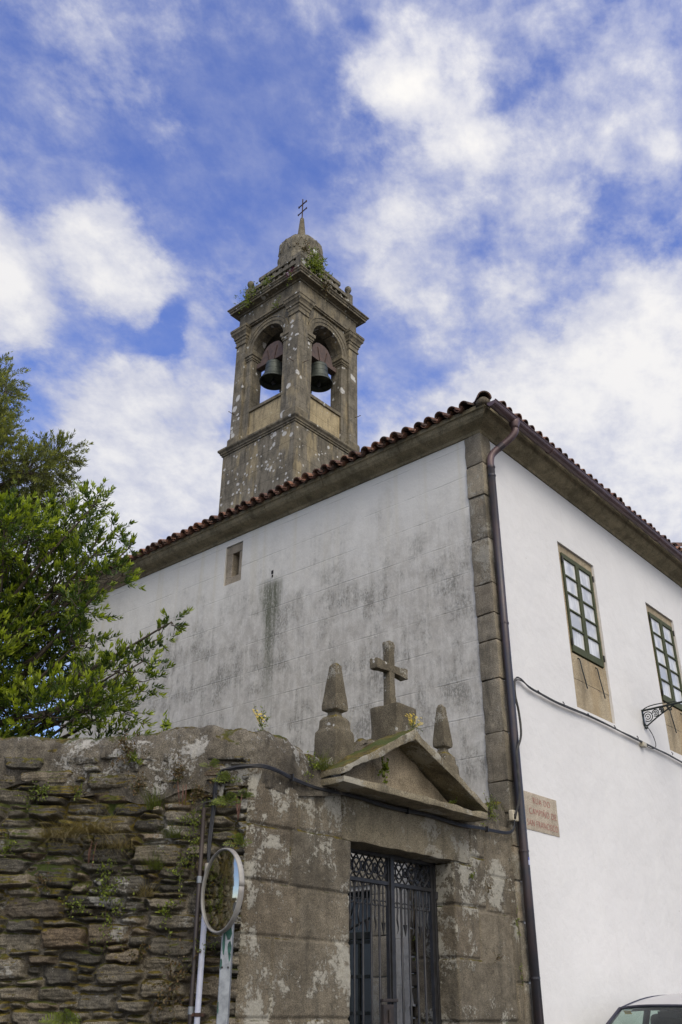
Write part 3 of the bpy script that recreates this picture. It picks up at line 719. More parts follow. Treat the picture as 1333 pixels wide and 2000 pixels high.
# ------------------------------------------------------------------ boundary walls as relief surfaces
DR = np.array([-.63, .776]); DR = DR/np.linalg.norm(DR); NR = np.array([-DR[1], DR[0]])*1.0
NR = np.array([-.7764, -.6303]); O2 = np.array([-4.05, 0.])
def RP(s, z, off=0.): p = O2+DR*s+NR*off; return Vector((p[0], p[1], z))
def dense_path(pts, step, rad):
    """polyline with rounded corners -> positions, outward normals (right of travel), arc length"""
    P = [np.array(p, float) for p in pts]; out = [P[0]]
    for i in range(1, len(P)-1):
        a = P[i-1]-P[i]; b = P[i+1]-P[i]; a /= np.linalg.norm(a); b /= np.linalg.norm(b)
        for t in np.linspace(0, 1, 9): out.append((P[i]+a*rad)*(1-t)**2+2*P[i]*t*(1-t)+(P[i]+b*rad)*t*t)
    out.append(P[-1]); out = np.array(out)
    L = np.concatenate([[0], np.cumsum(np.linalg.norm(np.diff(out, axis=0), axis=1))])
    n = max(2, int(L[-1]/step)); S = np.linspace(0, L[-1], n)
    X = np.interp(S, L, out[:, 0]); Y = np.interp(S, L, out[:, 1])
    tx = np.gradient(X, S); ty = np.gradient(Y, S); l = np.hypot(tx, ty)
    k = max(1, int(.02/step)); ker = np.ones(2*k+1)/(2*k+1)
    pad = lambda v: np.convolve(np.pad(v, k, 'edge'), ker, 'valid')
    nx, ny = pad(ty/l), pad(-tx/l); l = np.hypot(nx, ny)
    return np.stack([X, Y], 1), np.stack([nx/l, ny/l], 1), S
def relief(name, mat, parent, pts, zs, hfun, step=.008, rad=.03):
    P, N, S = dense_path(pts, step, rad)
    SS, ZZ = np.meshgrid(S, zs, indexing='ij'); XX = P[:, :1]+0*ZZ; YY = P[:, 1:]+0*ZZ
    H, T, ZO = hfun(SS, ZZ, XX, YY)
    V = np.stack([XX+N[:, :1]*H, YY+N[:, 1:]*H, ZZ+ZO], -1).reshape(-1, 3)
    n, m = SS.shape; idx = np.arange(n*m).reshape(n, m)
    F = np.stack([idx[:-1, :-1], idx[1:, :-1], idx[1:, 1:], idx[:-1, 1:]], -1).reshape(-1, 4)
    return npmesh(name, V, F, mat, parent, T.reshape(-1, 3), True)

# rubble wall ---------------------------------------------------------------
RW = thing('rubble_wall', RP(2.5, 0, -.25), 'dark mossy dry stone rubble wall with a lumpy mortar coping, left of the gateway', 'stone wall')
def make_sites():
    rr = np.random.RandomState(12); S_ = np.zeros((0, 4))
    for (w0, w1, h0, h1, tries) in ((.28, .44, .09, .16, 700), (.22, .36, .07, .13, 2500), (.17, .32, .045, .075, 2500), (.13, .24, .05, .10, 7000), (.12, .26, .03, .05, 7000), (.06, .13, .03, .06, 12000)):
        for _ in range(tries):
            w, h = rr.uniform(w0, w1)/2, rr.uniform(h0, h1)/2; x, z = rr.uniform(-.4, 5.2), rr.uniform(.4, 3.6)
            if len(S_) and np.any((np.abs(S_[:, 0]-x) < (S_[:, 2]+w)*.93) & (np.abs(S_[:, 1]-z) < (S_[:, 3]+h)*.90)): continue
            S_ = np.vstack([S_, [x, z, w, h]])
    return S_
SITES = make_sites(); ST = np.random.RandomState(3).rand(len(SITES), 6)
def rubble_h(S, Z, X, Y):
    s = 9.0-S+0*Z   # path runs from s=9 down to the corner
    u = s+.055*fbm(s*4, Z*11, 5)+.020*fbm(s*22, Z*30, 6); v = Z+.06*fbm(s*1.1, Z*1.2, 8, 3)+.034*fbm(s*6, Z*10, 9)+.008*fbm(s*34, Z*45, 10)
    uf = u.ravel(); vf = v.ravel(); n = len(uf); d1 = np.full(n, 9.); d2 = np.full(n, 9.); i1 = np.zeros(n, int)
    order = np.argsort(SITES[:, 1]); 
    # bucket the samples by height so that only nearby stones are tried
    vb = np.floor(vf/.1).astype(int)
    for b in np.unique(vb):
        m = np.where(vb == b)[0]; zc = (b+.5)*.1
        c = np.where(np.abs(SITES[:, 1]-zc) < .26)[0]
        if len(c) == 0: c = order[:40] if zc < 1 else order[-40:]
        uu, vv = uf[m], vf[m]; D1 = d1[m]; D2 = d2[m]; I1 = i1[m]
        for k in c:
            a, bb, hw, hh = SITES[k]
            q = np.abs(uu-a)/hw; r = np.abs(vv-bb)/hh
            # distance outwards in metres (superellipse scaled by the short side)
            d = ((q**5+r**5)**.2-1)*min(hh, .06)
            lt = d < D1; D2 = np.where(lt, D1, np.minimum(D2, d)); I1 = np.where(lt, k, I1); D1 = np.where(lt, d, D1)
        d1[m] = D1; d2[m] = D2; i1[m] = I1
    e = ((d2-d1)*.5).reshape(s.shape); ii = i1.reshape(s.shape); inside = sstep(.0015, .013, e)
    st = SITES[ii]; rnd = ST[ii]
    du = (u-st[..., 0])/st[..., 2]; dv = (v-st[..., 1])/st[..., 3]
    lam = fbm(s*5+rnd[..., 3]*40, (Z+.12*(rnd[..., 5]-.5)*du*st[..., 2])*95+rnd[..., 2]*50, 21, 3)
    lump = fbm(s*14+rnd[..., 0]*30, Z*20, 31, 4)
    h = inside*(.078+.085*(rnd[..., 0]-.5)+.040*(rnd[..., 1]-.5)*du+.030*(rnd[..., 2]-.5)*dv-.012*np.clip(np.abs(dv)**4, 0, 2)) + inside*(lam*.020+lump*.034)
    fill = fbm(s*2.2, Z*2.0, 44, 3)                        # lime mortar smeared over some joints
    mort = sstep(.06, .20, fill)*.036
    h = np.maximum(h, mort*(.8+fbm(s*30, Z*30, 45, 3)))
    h = h+.05*fbm(s*.9, Z*.9, 50, 3)+fbm(s*60, Z*70, 51, 2)*.006*(.3+inside)
    up_ = sstep(1.9, 3.3, Z+.5*fbm(s*2, Z*2, 61, 3)); T = np.zeros(s.shape+(3,)); 
    T[..., 0] = rnd[..., 4]**1.3*.9+.05; T[..., 1] = np.clip((1-inside)*.35+up_*.70+fbm(s*3.3, Z*5, 63, 3)*1.3-.12, 0, 1); T[..., 2] = (rnd[..., 5] > .72)*rnd[..., 3]*.8
    z0 = np.where(Z > 3.3, 0, 0)
    return h-.045, T, z0
zs = np.concatenate([np.linspace(0, 1.3, 30)[:-1], np.arange(1.3, 3.45, .0065)])
rub_pts = [tuple(O2+DR*9.0), tuple(O2+DR*2.7)]
def rub(name, s0, s1, zs, step):
    P = [tuple(O2+DR*s0), tuple(O2+DR*s1)]
    return relief(name, 'rubble', RW, P, zs, lambda S, Z, X, Y: rubble_h(S+9.0-s0, Z, X, Y), step, .01)
rub('stone_face', 2.75, .04, zs, .0075)
rub('far_stone_face', 7.5, 2.74, np.linspace(0, 3.45, 120), .03)
MB().prism([RP(7.5, 0, -.06), RP(0, 0, -.06), RP(.1, 0, -.5), RP(7.5, 0, -.5)], (0, 0, 3.45)).build('wall_core', 'interior_stone', RW)
# coping: rounded mortar mass that runs along the rubble wall, round the corner and up to the gate
def coping(name, pts, parent, ztop, zbot, step=.012, rad=.22, half=.262, sd=3):
    P, N, S = dense_path(pts, step, rad); Q = np.linspace(-.10*math.pi, 1.05*math.pi, 60)
    V = []; 
    for i in range(len(S)):
        zt = ztop(S[i], P[i]); zb = zbot(S[i], P[i]); cc = np.cos(Q); sn = np.sin(Q)
        off = -.235+half*np.sign(cc)*np.abs(cc)**.55; z = zb+(zt-zb)*np.sign(sn)*np.abs(sn)**.62
        lum = .075*fbm(S[i]*2.1+off*0, z*2.4+off*2, sd, 4)+.055*fbm(np.full(60, S[i]*8), z*12+off*8, sd+3, 5)+.022*fbm(np.full(60, S[i]*34), z*38+off*30, sd+5, 3)
        off = off+lum*np.sign(cc)*np.abs(cc)**.4; z = z+lum*np.clip(sn, 0, 1)*.8+.02*fbm(np.full(60, S[i]*4), off*5, sd+8, 3)
        for o, zz in zip(off, z): V.append((P[i][0]+N[i][0]*o, P[i][1]+N[i][1]*o, zz))
    V = np.array(V); n = len(S); idx = np.arange(n*60).reshape(n, 60)
    F = np.stack([idx[:-1, :-1], idx[1:, :-1], idx[1:, 1:], idx[:-1, 1:]], -1).reshape(-1, 4)
    return npmesh(name, V, F, 'coping', parent, None, True)
def zt(S, p):
    s = (np.array(p)-O2)@DR
    if s > .2: return 3.68+.05*math.exp(-((s-.5)/.5)**2)-.01*s+.02*math.sin(s*3.1)
    return 3.735 if p[0] < -3.75 else 3.735-.10*sstep(-3.75, -3.3, np.array(p[0]))-.10*sstep(-3.2, -2.9, np.array(p[0]))
def zb(S, p):
    w = .03*math.sin(S*3.7)+.025*math.sin(S*9.1+1)
    return 3.32+w if ((np.array(p)-O2)@DR) > .25 else 3.385+.3*w
coping('coping', [tuple(O2+DR*7.5), tuple(O2), (-2.95, 0)], RW, zt, zb)

# gateway ------------------------------------------------------------------
GW = thing('gateway', (-2.0, .25, 0), 'granite gateway of squared lichen-spotted blocks with a low stone pediment', 'gateway')
def blocks_h(blocks, uof, sd):
    Bk = np.array(blocks); rnd = np.random.RandomState(sd).rand(len(Bk), 5)
    def f(S, Z, X, Y):
        U = uof(S)+0*Z; u = U+.012*fbm(U*6, Z*6, sd, 3)+.004*fbm(U*30, Z*30, sd+1, 2); v = Z+.012*fbm(U*5, Z*5, sd+2, 3)+.004*fbm(U*30, Z*30, sd+3, 2)
        d = np.full(U.shape, -1.); ii = np.zeros(U.shape, int)
        for k, (a, b, c, e) in enumerate(blocks):
            dd = np.minimum(np.minimum(u-a, b-u), np.minimum(v-c, e-v)); m = dd > d; d = np.where(m, dd, d); ii = np.where(m, k, ii)
        r = rnd[ii]; inside = sstep(.001, .022, d)
        h = -.017*(1-inside)+inside*(.012*(r[..., 0]-.5))+.016*fbm(U*4, Z*4, sd+5, 4)+.009*fbm(U*24, Z*24, sd+6, 3)
        T = np.zeros(U.shape+(3,)); T[..., 0] = .28+.34*r[..., 1]+.25*fbm(U*2, Z*2, sd+7, 3); T[..., 1] = np.clip((1-inside)*.55, 0, 1)*(.4+sstep(2.2, 3.2, Z)); T[..., 2] = .15*(r[..., 2] > .7)
        return h, T, 0*Z
    return f
zg_ = np.arange(0, 3.42, .011)
# left pier: path starts on the rubble side, turns the corner, ends inside the opening
LP = [tuple(O2+DR*.05), tuple(O2), (-2.80, 0), (-2.80, .5)]
lb = [(-.1, .60, 2.93, 3.5), (.60, 1.4, 2.95, 3.5), (-.1, .52, 2.50, 2.93), (.52, 1.9, 2.49, 2.95), (-.1, .62, 2.10, 2.50), (.62, 1.9, 2.10, 2.49), (-.1, .34, 1.53, 2.10), (.34, 1.9, 1.53, 2.10),
      (-.1, .7, 1.0, 1.53), (.7, 1.9, 1.0, 1.53), (-.1, .5, .5, 1.0), (.5, 1.9, .5, 1.0), (-.1, .8, 0, .5), (.8, 1.9, 0, .5)]
relief('left_pier', 'granite', GW, LP, zg_, blocks_h(lb, lambda S: S, 4), .010, .03).name = 'gate_pier'
RPt = [(-1.195, .5), (-1.195, 0), (.03, 0)]
rb = [(-.1, .82, 2.93, 3.5), (.82, 1.10, 3.02, 3.5), (.82, 1.10, 2.78, 3.02), (1.10, 1.60, 2.86, 3.5), (-.1, 1.08, 2.53, 2.93), (1.08, 1.56, 2.50, 2.86), (.82, 1.08, 2.72, 2.78),
      (-.1, .92, 2.05, 2.53), (.92, 1.54, 2.03, 2.50), (-.1, 1.54, 1.50, 2.05), (-.1, .9, 1.0, 1.5), (.9, 1.54, 1.0, 1.5), (-.1, 1.54, .5, 1.0), (-.1, 1.0, 0, .5), (1.0, 1.54, 0, .5),
      (1.56, 1.80, 2.95, 3.5), (1.56, 1.80, 2.4, 2.95), (1.55, 1.8, 1.85, 2.4), (1.55, 1.8, 1.3, 1.85), (1.55, 1.8, .7, 1.3), (1.55, 1.8, 0, .7)]
relief('gate_pier', 'granite', GW, RPt, zg_, blocks_h(rb, lambda S: S, 14), .010, .02)
mb = MB(); mb.prism([(-4.02, .06, 0), (-2.84, .06, 0), (-2.84, .5, 0), (-4.3, .5, 0)], (0, 0, 3.6)); mb.box((-1.15, .06, 0), (-.03, .5, 3.6)); mb.box((-2.9, .08, 3.3), (-1.1, .5, 3.75)); mb.build('masonry_core', 'interior_stone', GW)
rough(lambda m: m.box((-2.93, -.012, 2.935), (-.93, .5, 3.34)), 'lintel', 'granite_lintel', GW, amp=.016, cut=.05, bevel=.02, seed=3)
rough(lambda m: m.box((-3.25, -.30, 3.345), (-.93, .1, 3.41)), 'pediment_cornice', 'pediment', GW, amp=.016, cut=.05, bevel=.012, seed=5)
AP, ZA = -2.17, 4.0
rough(lambda m: m.prism([(-3.12, -.03, 3.40), (-1.08, -.03, 3.40), (AP, -.03, 3.97)], (0, .4, 0)), 'tympanum', 'tympanum', GW, amp=.012, cut=.07, bevel=.004, seed=6)
def rake(xe, m):
    t = .085
    m.prism([(xe, -.29, 3.42), (AP, -.29, ZA-.06), (AP, -.29, ZA+.045), (xe, -.29, 3.42+.06)], (0, .36, 0))
rough(lambda m: rake(-3.24, m), 'raking_slab', 'pediment', GW, amp=.018, cut=.045, bevel=.012, seed=7)
rough(lambda m: rake(-.90, m), 'raking_slab', 'pediment', GW, amp=.014, cut=.045, bevel=.010, seed=8)
# weathered mortar saddle behind the slabs
rough(lambda m: m.prism([(-3.3, .05, 3.45), (-3.15, .05, 3.58), (-2.55, .05, 3.90), (-2.0, .05, 3.99), (-1.45, .05, 3.82), (-.95, .05, 3.62), (-.5, .05, 3.50), (-.5, .05, 3.3), (-3.3, .05, 3.3)], (0, .45, 0)), 'mortar_saddle', 'coping', GW, amp=.05, cut=.06, bevel=.03, seed=9)
rough(lambda m: m.prism([(-.98, -.03, 3.32), (-.98, -.03, 3.50), (-.60, -.02, 3.55), (-.28, .02, 3.62), (-.02, .05, 3.72), (-.02, .05, 3.32)], (0, .5, 0)), 'mortar_haunch', 'coping', GW, amp=.06, cut=.05, bevel=.03, seed=10)

# stone cross and obelisks --------------------------------------------------
SX = thing('stone_cross', (-2.10, .07, 3.98), 'weathered stone cross on a square block at the peak of the gate pediment', 'cross')
cx_, cy_ = -2.10, .07
rough(lambda m: m.box((cx_-.115, cy_-.17, 3.94), (cx_+.225, cy_+.17, 4.345)), 'pedestal', 'obelisk', SX, amp=.012, cut=.04, bevel=.02, seed=11)
def crs(m):
    m.sweep([[(cx_-a, cy_-b, z), (cx_+a, cy_-b, z), (cx_+a, cy_+b, z), (cx_-a, cy_+b, z)] for a, b, z in ((.049, .048, 4.33), (.045, .044, 4.70), (.044, .043, 4.95), (.050, .046, 5.03), (.044, .043, 5.06))])
rough(crs, 'shaft', 'obelisk', SX, amp=.007, cut=.03, bevel=.010, seed=12)
rough(lambda m: m.sweep([[(x, cy_-b, 4.755-a), (x, cy_+b, 4.755-a), (x, cy_+b, 4.755+a), (x, cy_-b, 4.755+a)] for x, a, b in ((cx_-.265, .056, .050), (cx_-.215, .057, .051), (cx_-.055, .043, .044), (cx_+.055, .043, .044), (cx_+.215, .057, .051), (cx_+.265, .056, .050))]), 'arms', 'obelisk', SX, amp=.007, cut=.03, bevel=.010, seed=13)
def obelisk(x, y, zb, label, seed, k=1.0):
    t = thing('stone_obelisk', (x, y, zb), label, 'obelisk', 'stone obelisks flanking the cross')
    sq = lambda a, z: [(x-a, y-a, z), (x+a, y-a, z), (x+a, y+a, z), (x-a, y+a, z)]
    rough(lambda m: m.sweep([sq(.070*k, 4.07), sq(.050*k, 4.10), sq(.048*k, 4.125), sq(.086*k, 4.145), sq(.090*k, 4.160), sq(.091*k, 4.19), sq(.043*k, 4.60), sq(.022*k, 4.628)]), 'spire', 'obelisk', t, amp=.004, cut=.03, bevel=.003, seed=seed)
    rough(lambda m: m.sweep([sq(.145*k, zb), sq(.135*k, 3.93), sq(.112*k, 3.965), sq(.108*k, 4.045), sq(.080*k, 4.075)]), 'pedestal', 'obelisk', t, amp=.012, cut=.04, bevel=.010, seed=seed+1)
    return t
obelisk(-2.87, .15, 3.50, 'larger stone obelisk standing on the corner end of the rough wall, left of the cross', 21)
ob2 = obelisk(-1.06, .15, 3.45, 'smaller stone obelisk half hidden behind the right hand slope of the pediment', 31, .88)

# iron gate -------------------------------------------------------------------
GT = thing('iron_gate', (-2.0, .25, 0), 'black wrought iron double gate with lattice band and hanging spears, inside the gateway', 'gate')
GY0 = .25; gx0, gxm, gx1 = -2.78, -1.925, -1.20; gb, gt_ = .08, 2.945; zl0, zl1 = 2.685, 2.90
mb = MB(); mb.box((gx0, GY0-.03, zl1), (gx1, GY0+.03, gt_)); mb.box((gx0-.02, GY0-.03, gb), (gx0+.03, GY0+.03, gt_-.001)); mb.box((gx1-.03, GY0-.03, gb), (gx1+.01, GY0+.03, gt_-.001))
mb.build('gate_frame', 'iron', GT, bevel=.004)
def leaf(a, b, nm):
    L = bpy.data.objects.new('gate_leaf', None); COL.objects.link(L); L.location = Vector(((a+b)/2, GY0, 0))-GT.location; L.parent = GT
    mb = MB(); w = .022
    mb.box((a, GY0-.02, gb+.02), (a+2*w, GY0+.02, zl1-.001)); mb.box((b-2*w, GY0-.02, gb+.02), (b, GY0+.02, zl1-.001))
    mb.box((a+2*w, GY0-.018, zl0-.035), (b-2*w, GY0+.018, zl0)); mb.box((a+2*w, GY0-.018, gb+.03), (b-2*w, GY0+.018, gb+.09)); mb.box((a+2*w, GY0-.018, .95), (b-2*w, GY0+.018, .99))
    mb.build('leaf_frame', 'iron', L, bevel=.003)
    n = max(3, round((b-a-.09)/.132)); xs = np.linspace(a+.045, b-.045, n+1); zt_ = zl0-.03
    br = MB(); sp = MB(); sc = MB()
    for i, x in enumerate(xs):
        if 0 < i < n: br.tube([(x, GY0, gb+.05), (x, GY0, zt_)], .0115, 8)
    for i in range(n):
        x = (xs[i]+xs[i+1])/2; d = (xs[1]-xs[0])
        if i % 2 == 0:
            sp.tube([(x+.010*math.sin(k*1.15)*(k/9), GY0+.003*math.cos(k), zt_-.42*k/14-.0) for k in range(15)], [.009]*12+[.008, .006, .003], 6)
        else:
            sp.tube([(x, GY0, zt_), (x, GY0, zt_-.335), (x, GY0, zt_-.336), (x, GY0, zt_-.44)], [.0085, .0085, .024, .002], 6)
        for s_ in (-1, 1):       # arch and scroll on each side of the spear
            p = [(x, GY0, zt_-.004)]
            for q in np.linspace(90, 0, 7): p.append((x+s_*(d*.16+d*.27*math.cos(R(q))-d*.02), GY0, zt_-.055+.05*math.sin(R(q))))
            p.append((x+s_*d*.41, GY0, zt_-.15))
            for q in np.linspace(0, -330, 12): rr_ = .030*(1-.45*abs(q)/330); p.append((x+s_*(d*.41-.030+rr_*math.cos(R(q))), GY0, zt_-.165+rr_*math.sin(R(q))))
            sc.tube(p, .0055, 5)
    split_build(br, 'bar', 'iron', L, smooth=True); split_build(sp, 'spear', 'iron', L); split_build(sc, 'scroll', 'iron', L)
    la = MB(); x0, x1 = a+.04, b-.04; H = zl1-zl0; per = H*.98; m = max(2, round((x1-x0)/per)); per = (x1-x0)/m
    for k in range(m):
        xa, xb = x0+k*per, x0+(k+1)*per; xc = (xa+xb)/2; zc = (zl0+zl1)/2
        for y, f in ((-.004, 1), (.004, -1)):
            for o_ in (-.5, 0, .5):
                pts = []
                for q in np.linspace(0, 1, 9):
                    X_ = xc+(q-.5)*per+o_*per; Z_ = zc+f*(q-.5)*H
                    if x0-.001 <= X_ <= x1+.001: pts.append((X_, GY0+y, Z_))
                if len(pts) > 1: la.tube(pts, .0085, 5)
        for rx, rz, xo in ((.30*per, .30*H, 0), (.13*per, .20*H, .5)):
            la.tube([(xc+xo*per*.98+rx*math.cos(q), GY0-.002, zc+rz*math.sin(q)) for q in np.linspace(0, 2*math.pi, 17)], .0085, 5, caps=False)
    la.build('lattice_band', 'iron', L)
    return L
l1 = leaf(gx0+.03, gxm-.004, 'l'); l2 = leaf(gxm+.004, gx1-.03, 'r')
mb = MB(); mb.box((gxm-.026, GY0-.034, gb+.03), (gxm+.026, GY0-.021, zl1+.01)); mb.build('meeting_bar', 'iron', GT, bevel=.003)
mb = MB(); mb.box((gxm-.18, GY0-.045, 1.46), (gxm-.03, GY0-.012, 1.64)); mb.box((gxm-.19, GY0-.05, 1.66), (gxm+.03, GY0-.012, 1.685)); mb.tube([(gxm-.11, GY0-.055, 1.60), (gxm-.11, GY0-.055, 1.5)], .012, 8)
mb.build('lock_case', 'lock_iron', GT, bevel=.004)
mb = MB()
for z in (.5, 2.62): mb.tube([(gx1-.008, GY0-.035, z-.035), (gx1-.008, GY0-.035, z+.035)], .02, 8)
split_build(mb, 'hinge', 'iron', GT)

# convex mirror -----------------------------------------------------------------
MC = RP(.150, 2.375, .40); mf = R(-125.5)
mdir = (fh*math.cos(mf)+rt*math.sin(mf)).normalized(); mright = Vector((-mdir.y, mdir.x, 0)); MR = .292; RC = 1.3
MIR = thing('traffic_mirror', RP(.12, 0, .30), 'round convex traffic mirror on a worn galvanised post in front of the wall corner', 'traffic mirror')
def disc(rad, fn, n=48, m=14):
    V = [MC+mdir*fn(0)]; F = []
    for i in range(1, m+1):
        r = rad*i/m
        for j in range(n): a = 2*math.pi*j/n; V.append(MC+mright*(r*math.cos(a))+Zv*(r*math.sin(a))+mdir*fn(r))
    for j in range(n): F.append((0, 1+j, 1+(j+1) % n))
    for i in range(m-1):
        for j in range(n): a = 1+i*n+j; b = 1+i*n+(j+1) % n; F.append((a, a+n, b+n, b))
    return V, F
sag = lambda r: math.sqrt(RC*RC-r*r)-math.sqrt(RC*RC-MR*MR)
mb = MB(); mb.add(*disc(MR-.012, sag)); mb.build('mirror_face', 'mirror', MIR, smooth=True, fix=False)
mb = MB(); mb.add(*disc(MR-.01, lambda r: -.03-.07*(1-(r/MR)**2))); mb.build('mirror_back', 'rim', MIR, smooth=True)
mb = MB(); secs = []
for j in range(49):
    a = 2*math.pi*j/48; e = mright*math.cos(a)+Zv*math.sin(a)
    secs.append([MC+e*(MR+p)+mdir*q for p, q in ((-.012, -.005), (-.010, .012), (-.003, .017), (.004, .010), (.005, -.022), (-.002, -.030), (-.014, -.026))])
mb.sweep(secs); mb.build('rim', 'rim', MIR, smooth=True)
px_, py_ = RP(.095, 0, .30).x, RP(.095, 0, .30).y
pu = Vector((DR[0], DR[1], 0)); pn = Vector((NR[0], NR[1], 0))
mb = MB(); mb.obox((px_, py_, 1.22), pu*.040, pn*.040, (0, 0, 1.22)); post = mb.build('post', 'galv', MIR, bevel=.006)
mb = MB(); pb = Vector((px_, py_, 0))
for dz, du, w, h in ((2.10, -.01, .03, .07), (1.99, -.022, .018, .05), (2.02, .02, .012, .09), (1.88, .03, .009, .05), (1.93, -.028, .01, .04), (1.60, .034, .006, .05), (2.2, 0, .036, .08)):
    c = pb+pu*du+Vector((0, 0, dz))+pn*.0412; k = 9
    mb.prism([c+pu*(w*random.uniform(.6, 1.1)*math.cos(2*math.pi*q/k))+Vector((0, 0, h*random.uniform(.6, 1.1)*math.sin(2*math.pi*q/k)))-pn*.002 for q in range(k)], pn*.0015)
split_build(mb, 'paint_flake', 'green_paint', post)
mb = MB()
for dz in (1.86,):
    for du in (-.022, .022): mb.tube([pb+pu*du+Vector((0, 0, dz))+pn*.038, pb+pu*du+Vector((0, 0, dz))+pn*.046], .008, 6)
split_build(mb, 'bolt', 'iron', post)
mb = MB(); mb.tube([MC-mdir*.09, MC-mdir*.14, Vector((px_, py_, MC.z-.02))], .022, 8); mb.tube([MC-mdir*.08+Zv*.2, MC-mdir*.06, MC-mdir*.08-Zv*.2], .014, 6)
mb.build('mounting_arm', 'galv', MIR)

# conduits and cables ------------------------------------------------------------
WP = thing('white_conduit', RP(.31, 0, .05), 'white plastic conduit pipe clamped upright on the rubble wall behind the mirror', 'pipe')
mb = MB(); mb.tube([RP(.315, zz, .085) for zz in (0, 1.5, 2.52)], .0225, 12); mb.build('pipe', 'white_pipe', WP, smooth=True)
mb = MB(); mb.tube([RP(.315, 2.50, .085), RP(.315, 2.60, .085), RP(.315, 2.605, .085)], [.027, .027, .018], 12); mb.build('pipe_cap', 'pipe_cap', WP)
mb = MB(); mb.tube([RP(.315, 1.545, .085), RP(.315, 1.57, .085)], .027, 12); mb.obox(RP(.315, 1.557, .04), pu*.045, pn*.05, (0, 0, .01)); mb.build('clamp', 'iron_rust', WP)
BP = thing('brown_conduit', RP(.37, 0, .05), 'thin dark brown metal conduit fixed upright on the rubble wall, left of the white one', 'pipe')
mb = MB(); mb.tube([RP(.36, 0, .075), RP(.367, 1.5, .075), RP(.385, 3.03, .075)], .0175, 10); mb.build('pipe', 'brown_pipe', BP, smooth=True)
mb = MB()
for zz in (1.56, 2.46): mb.tube([RP(.36+.0098*zz-.006, zz, .075), RP(.36+.0098*zz-.006, zz+.05, .075)], .021, 10)
split_build(mb, 'pipe_clip', 'galv', BP)
CB = thing('wall_cable', RP(.3, 3.3, .06), 'black cables rising from the conduits, round the wall corner and along under the pediment', 'cable')
mb = MB()
for k in range(3):
    j = (k-1)*.010; o = .07+.012*(k % 2)
    main = [RP(.315+j*.4, 2.58, .085), RP(.318+j, 2.8, .08), RP(.305+j, 3.05, o), RP(.300+j, 3.24, o), RP(.27+j*.6, 3.325-j, o), RP(.19, 3.345+j, o), RP(.08, 3.36+j, o+.01)]
    main += [Vector((-4.04, -.075, 3.375+j)), Vector((-3.85, -.05-o*.3, 3.37+j)), Vector((-3.6, -.055, 3.335+j)), Vector((-3.3, -.05, 3.315+j*.7)), Vector((-2.8, -.045, 3.325+j*.8)), Vector((-2.3, -.045, 3.305+j)), Vector((-1.7, -.045, 3.318+j)), Vector((-1.1, -.045, 3.30+j)), Vector((-.75, -.05, 3.315+j)), Vector((-.45, -.055, 3.32+j)), Vector((-.18, -.06, 3.335+j)), Vector((-.06, -.07, 3.40+j)), Vector((-.045-j, -.08, 3.55))]
    mb.tube(spline(main, 6), .0075, 6)
mb.tube(spline([RP(.386, 3.02, .075), RP(.385, 3.06, .08), RP(.36, 3.075, .08), RP(.325, 3.08, .078), RP(.305, 3.11, .075), RP(.303, 3.18, .072)], 6), .008, 6)
mb.build('cables', 'cable', CB, smooth=True)
mb = MB()
for p in (RP(.303, 3.17, .08), Vector((-3.66, -.06, 3.345)), Vector((-2.0, -.045, 3.31)), Vector((-.6, -.055, 3.317))): mb.obox(p, (.006, 0, 0), (0, .02, 0), (0, 0, .03))
split_build(mb, 'cable_clip', 'iron', CB)
SCB = thing('street_cable', (0, -.05, 4.5), 'dusty cable bundle climbing beside the downpipe then running along the white wall under the windows', 'cable')
mb = MB(); ptsB = [(-.045, -.08, 3.5), (-.02, -.15, 3.75), (-.02, -.155, 4.05), (.0, -.155, 4.25), (.12, -.16, 4.48), (.19, -.12, 4.75), (.22, -.07, 5.0), (.27, -.05, 5.18), (.36, -.04, 5.255), (.48, -.04, 5.26), (.62, -.04, 5.225), (.87, -.04, 5.20), (1.3, -.04, 5.175), (1.9, -.04, 5.185), (2.4, -.04, 5.195), (3.03, -.04, 5.18), (3.6, -.04, 5.175), (4.2, -.04, 5.165), (4.8, -.04, 5.15), (5.5, -.04, 5.13), (6.5, -.04, 5.15), (8, -.04, 5.12), (10, -.04, 5.15), (13.8, -.04, 5.14)]
for k in range(5):
    rr = random.Random(k); pp = []
    for i, p in enumerate(ptsB):
        a = k*1.05+i*.9; w = .014 if i > 6 else .011
        pp.append((p[0]+(w*math.cos(a) if i < 8 else 0), p[1]+.008*math.sin(a)-.006, p[2]+(w*math.sin(a)+rr.uniform(-.010, .010) if i >= 8 else 0)))
    mb.tube(spline(pp, 7), rr.choice((.005, .0065, .0075)), 6)
mb.build('cables', 'cable_grey', SCB, smooth=True)
mb = MB()
for x in (.85, 1.5, 2.2, 3.0, 3.75, 5.0, 6.0): mb.tube([(x, -.055, 5.195-.02+.0), (x+.012, -.065, 5.19), (x+.004, -.05, 5.225)], .007, 5)
split_build(mb, 'cable_tie', 'cable', SCB)
mb = MB(); mb.tube(spline([(4.13, -.02, 5.53), (4.2, -.03, 5.50), (4.36, -.05, 5.36), (4.42, -.05, 5.22), (4.3, -.05, 5.14), (4.12, -.045, 5.13), (4.05, -.045, 5.16)], 8), .0065, 6)
mb.build('lamp_lead', 'cable_grey', SCB, smooth=True)
MB().box((3.90, -.075, 5.10), (4.02, -.01, 5.17)).build('splice_box', 'box', SCB, bevel=.01)
JB = MB().box((-.07, -.085, 3.48), (.05, -.02, 3.60)).build('junction_box', 'box', None, bevel=.014, seg=3); tag(JB, 'small cream plastic junction box between the corner stones and the downpipe', 'junction box')

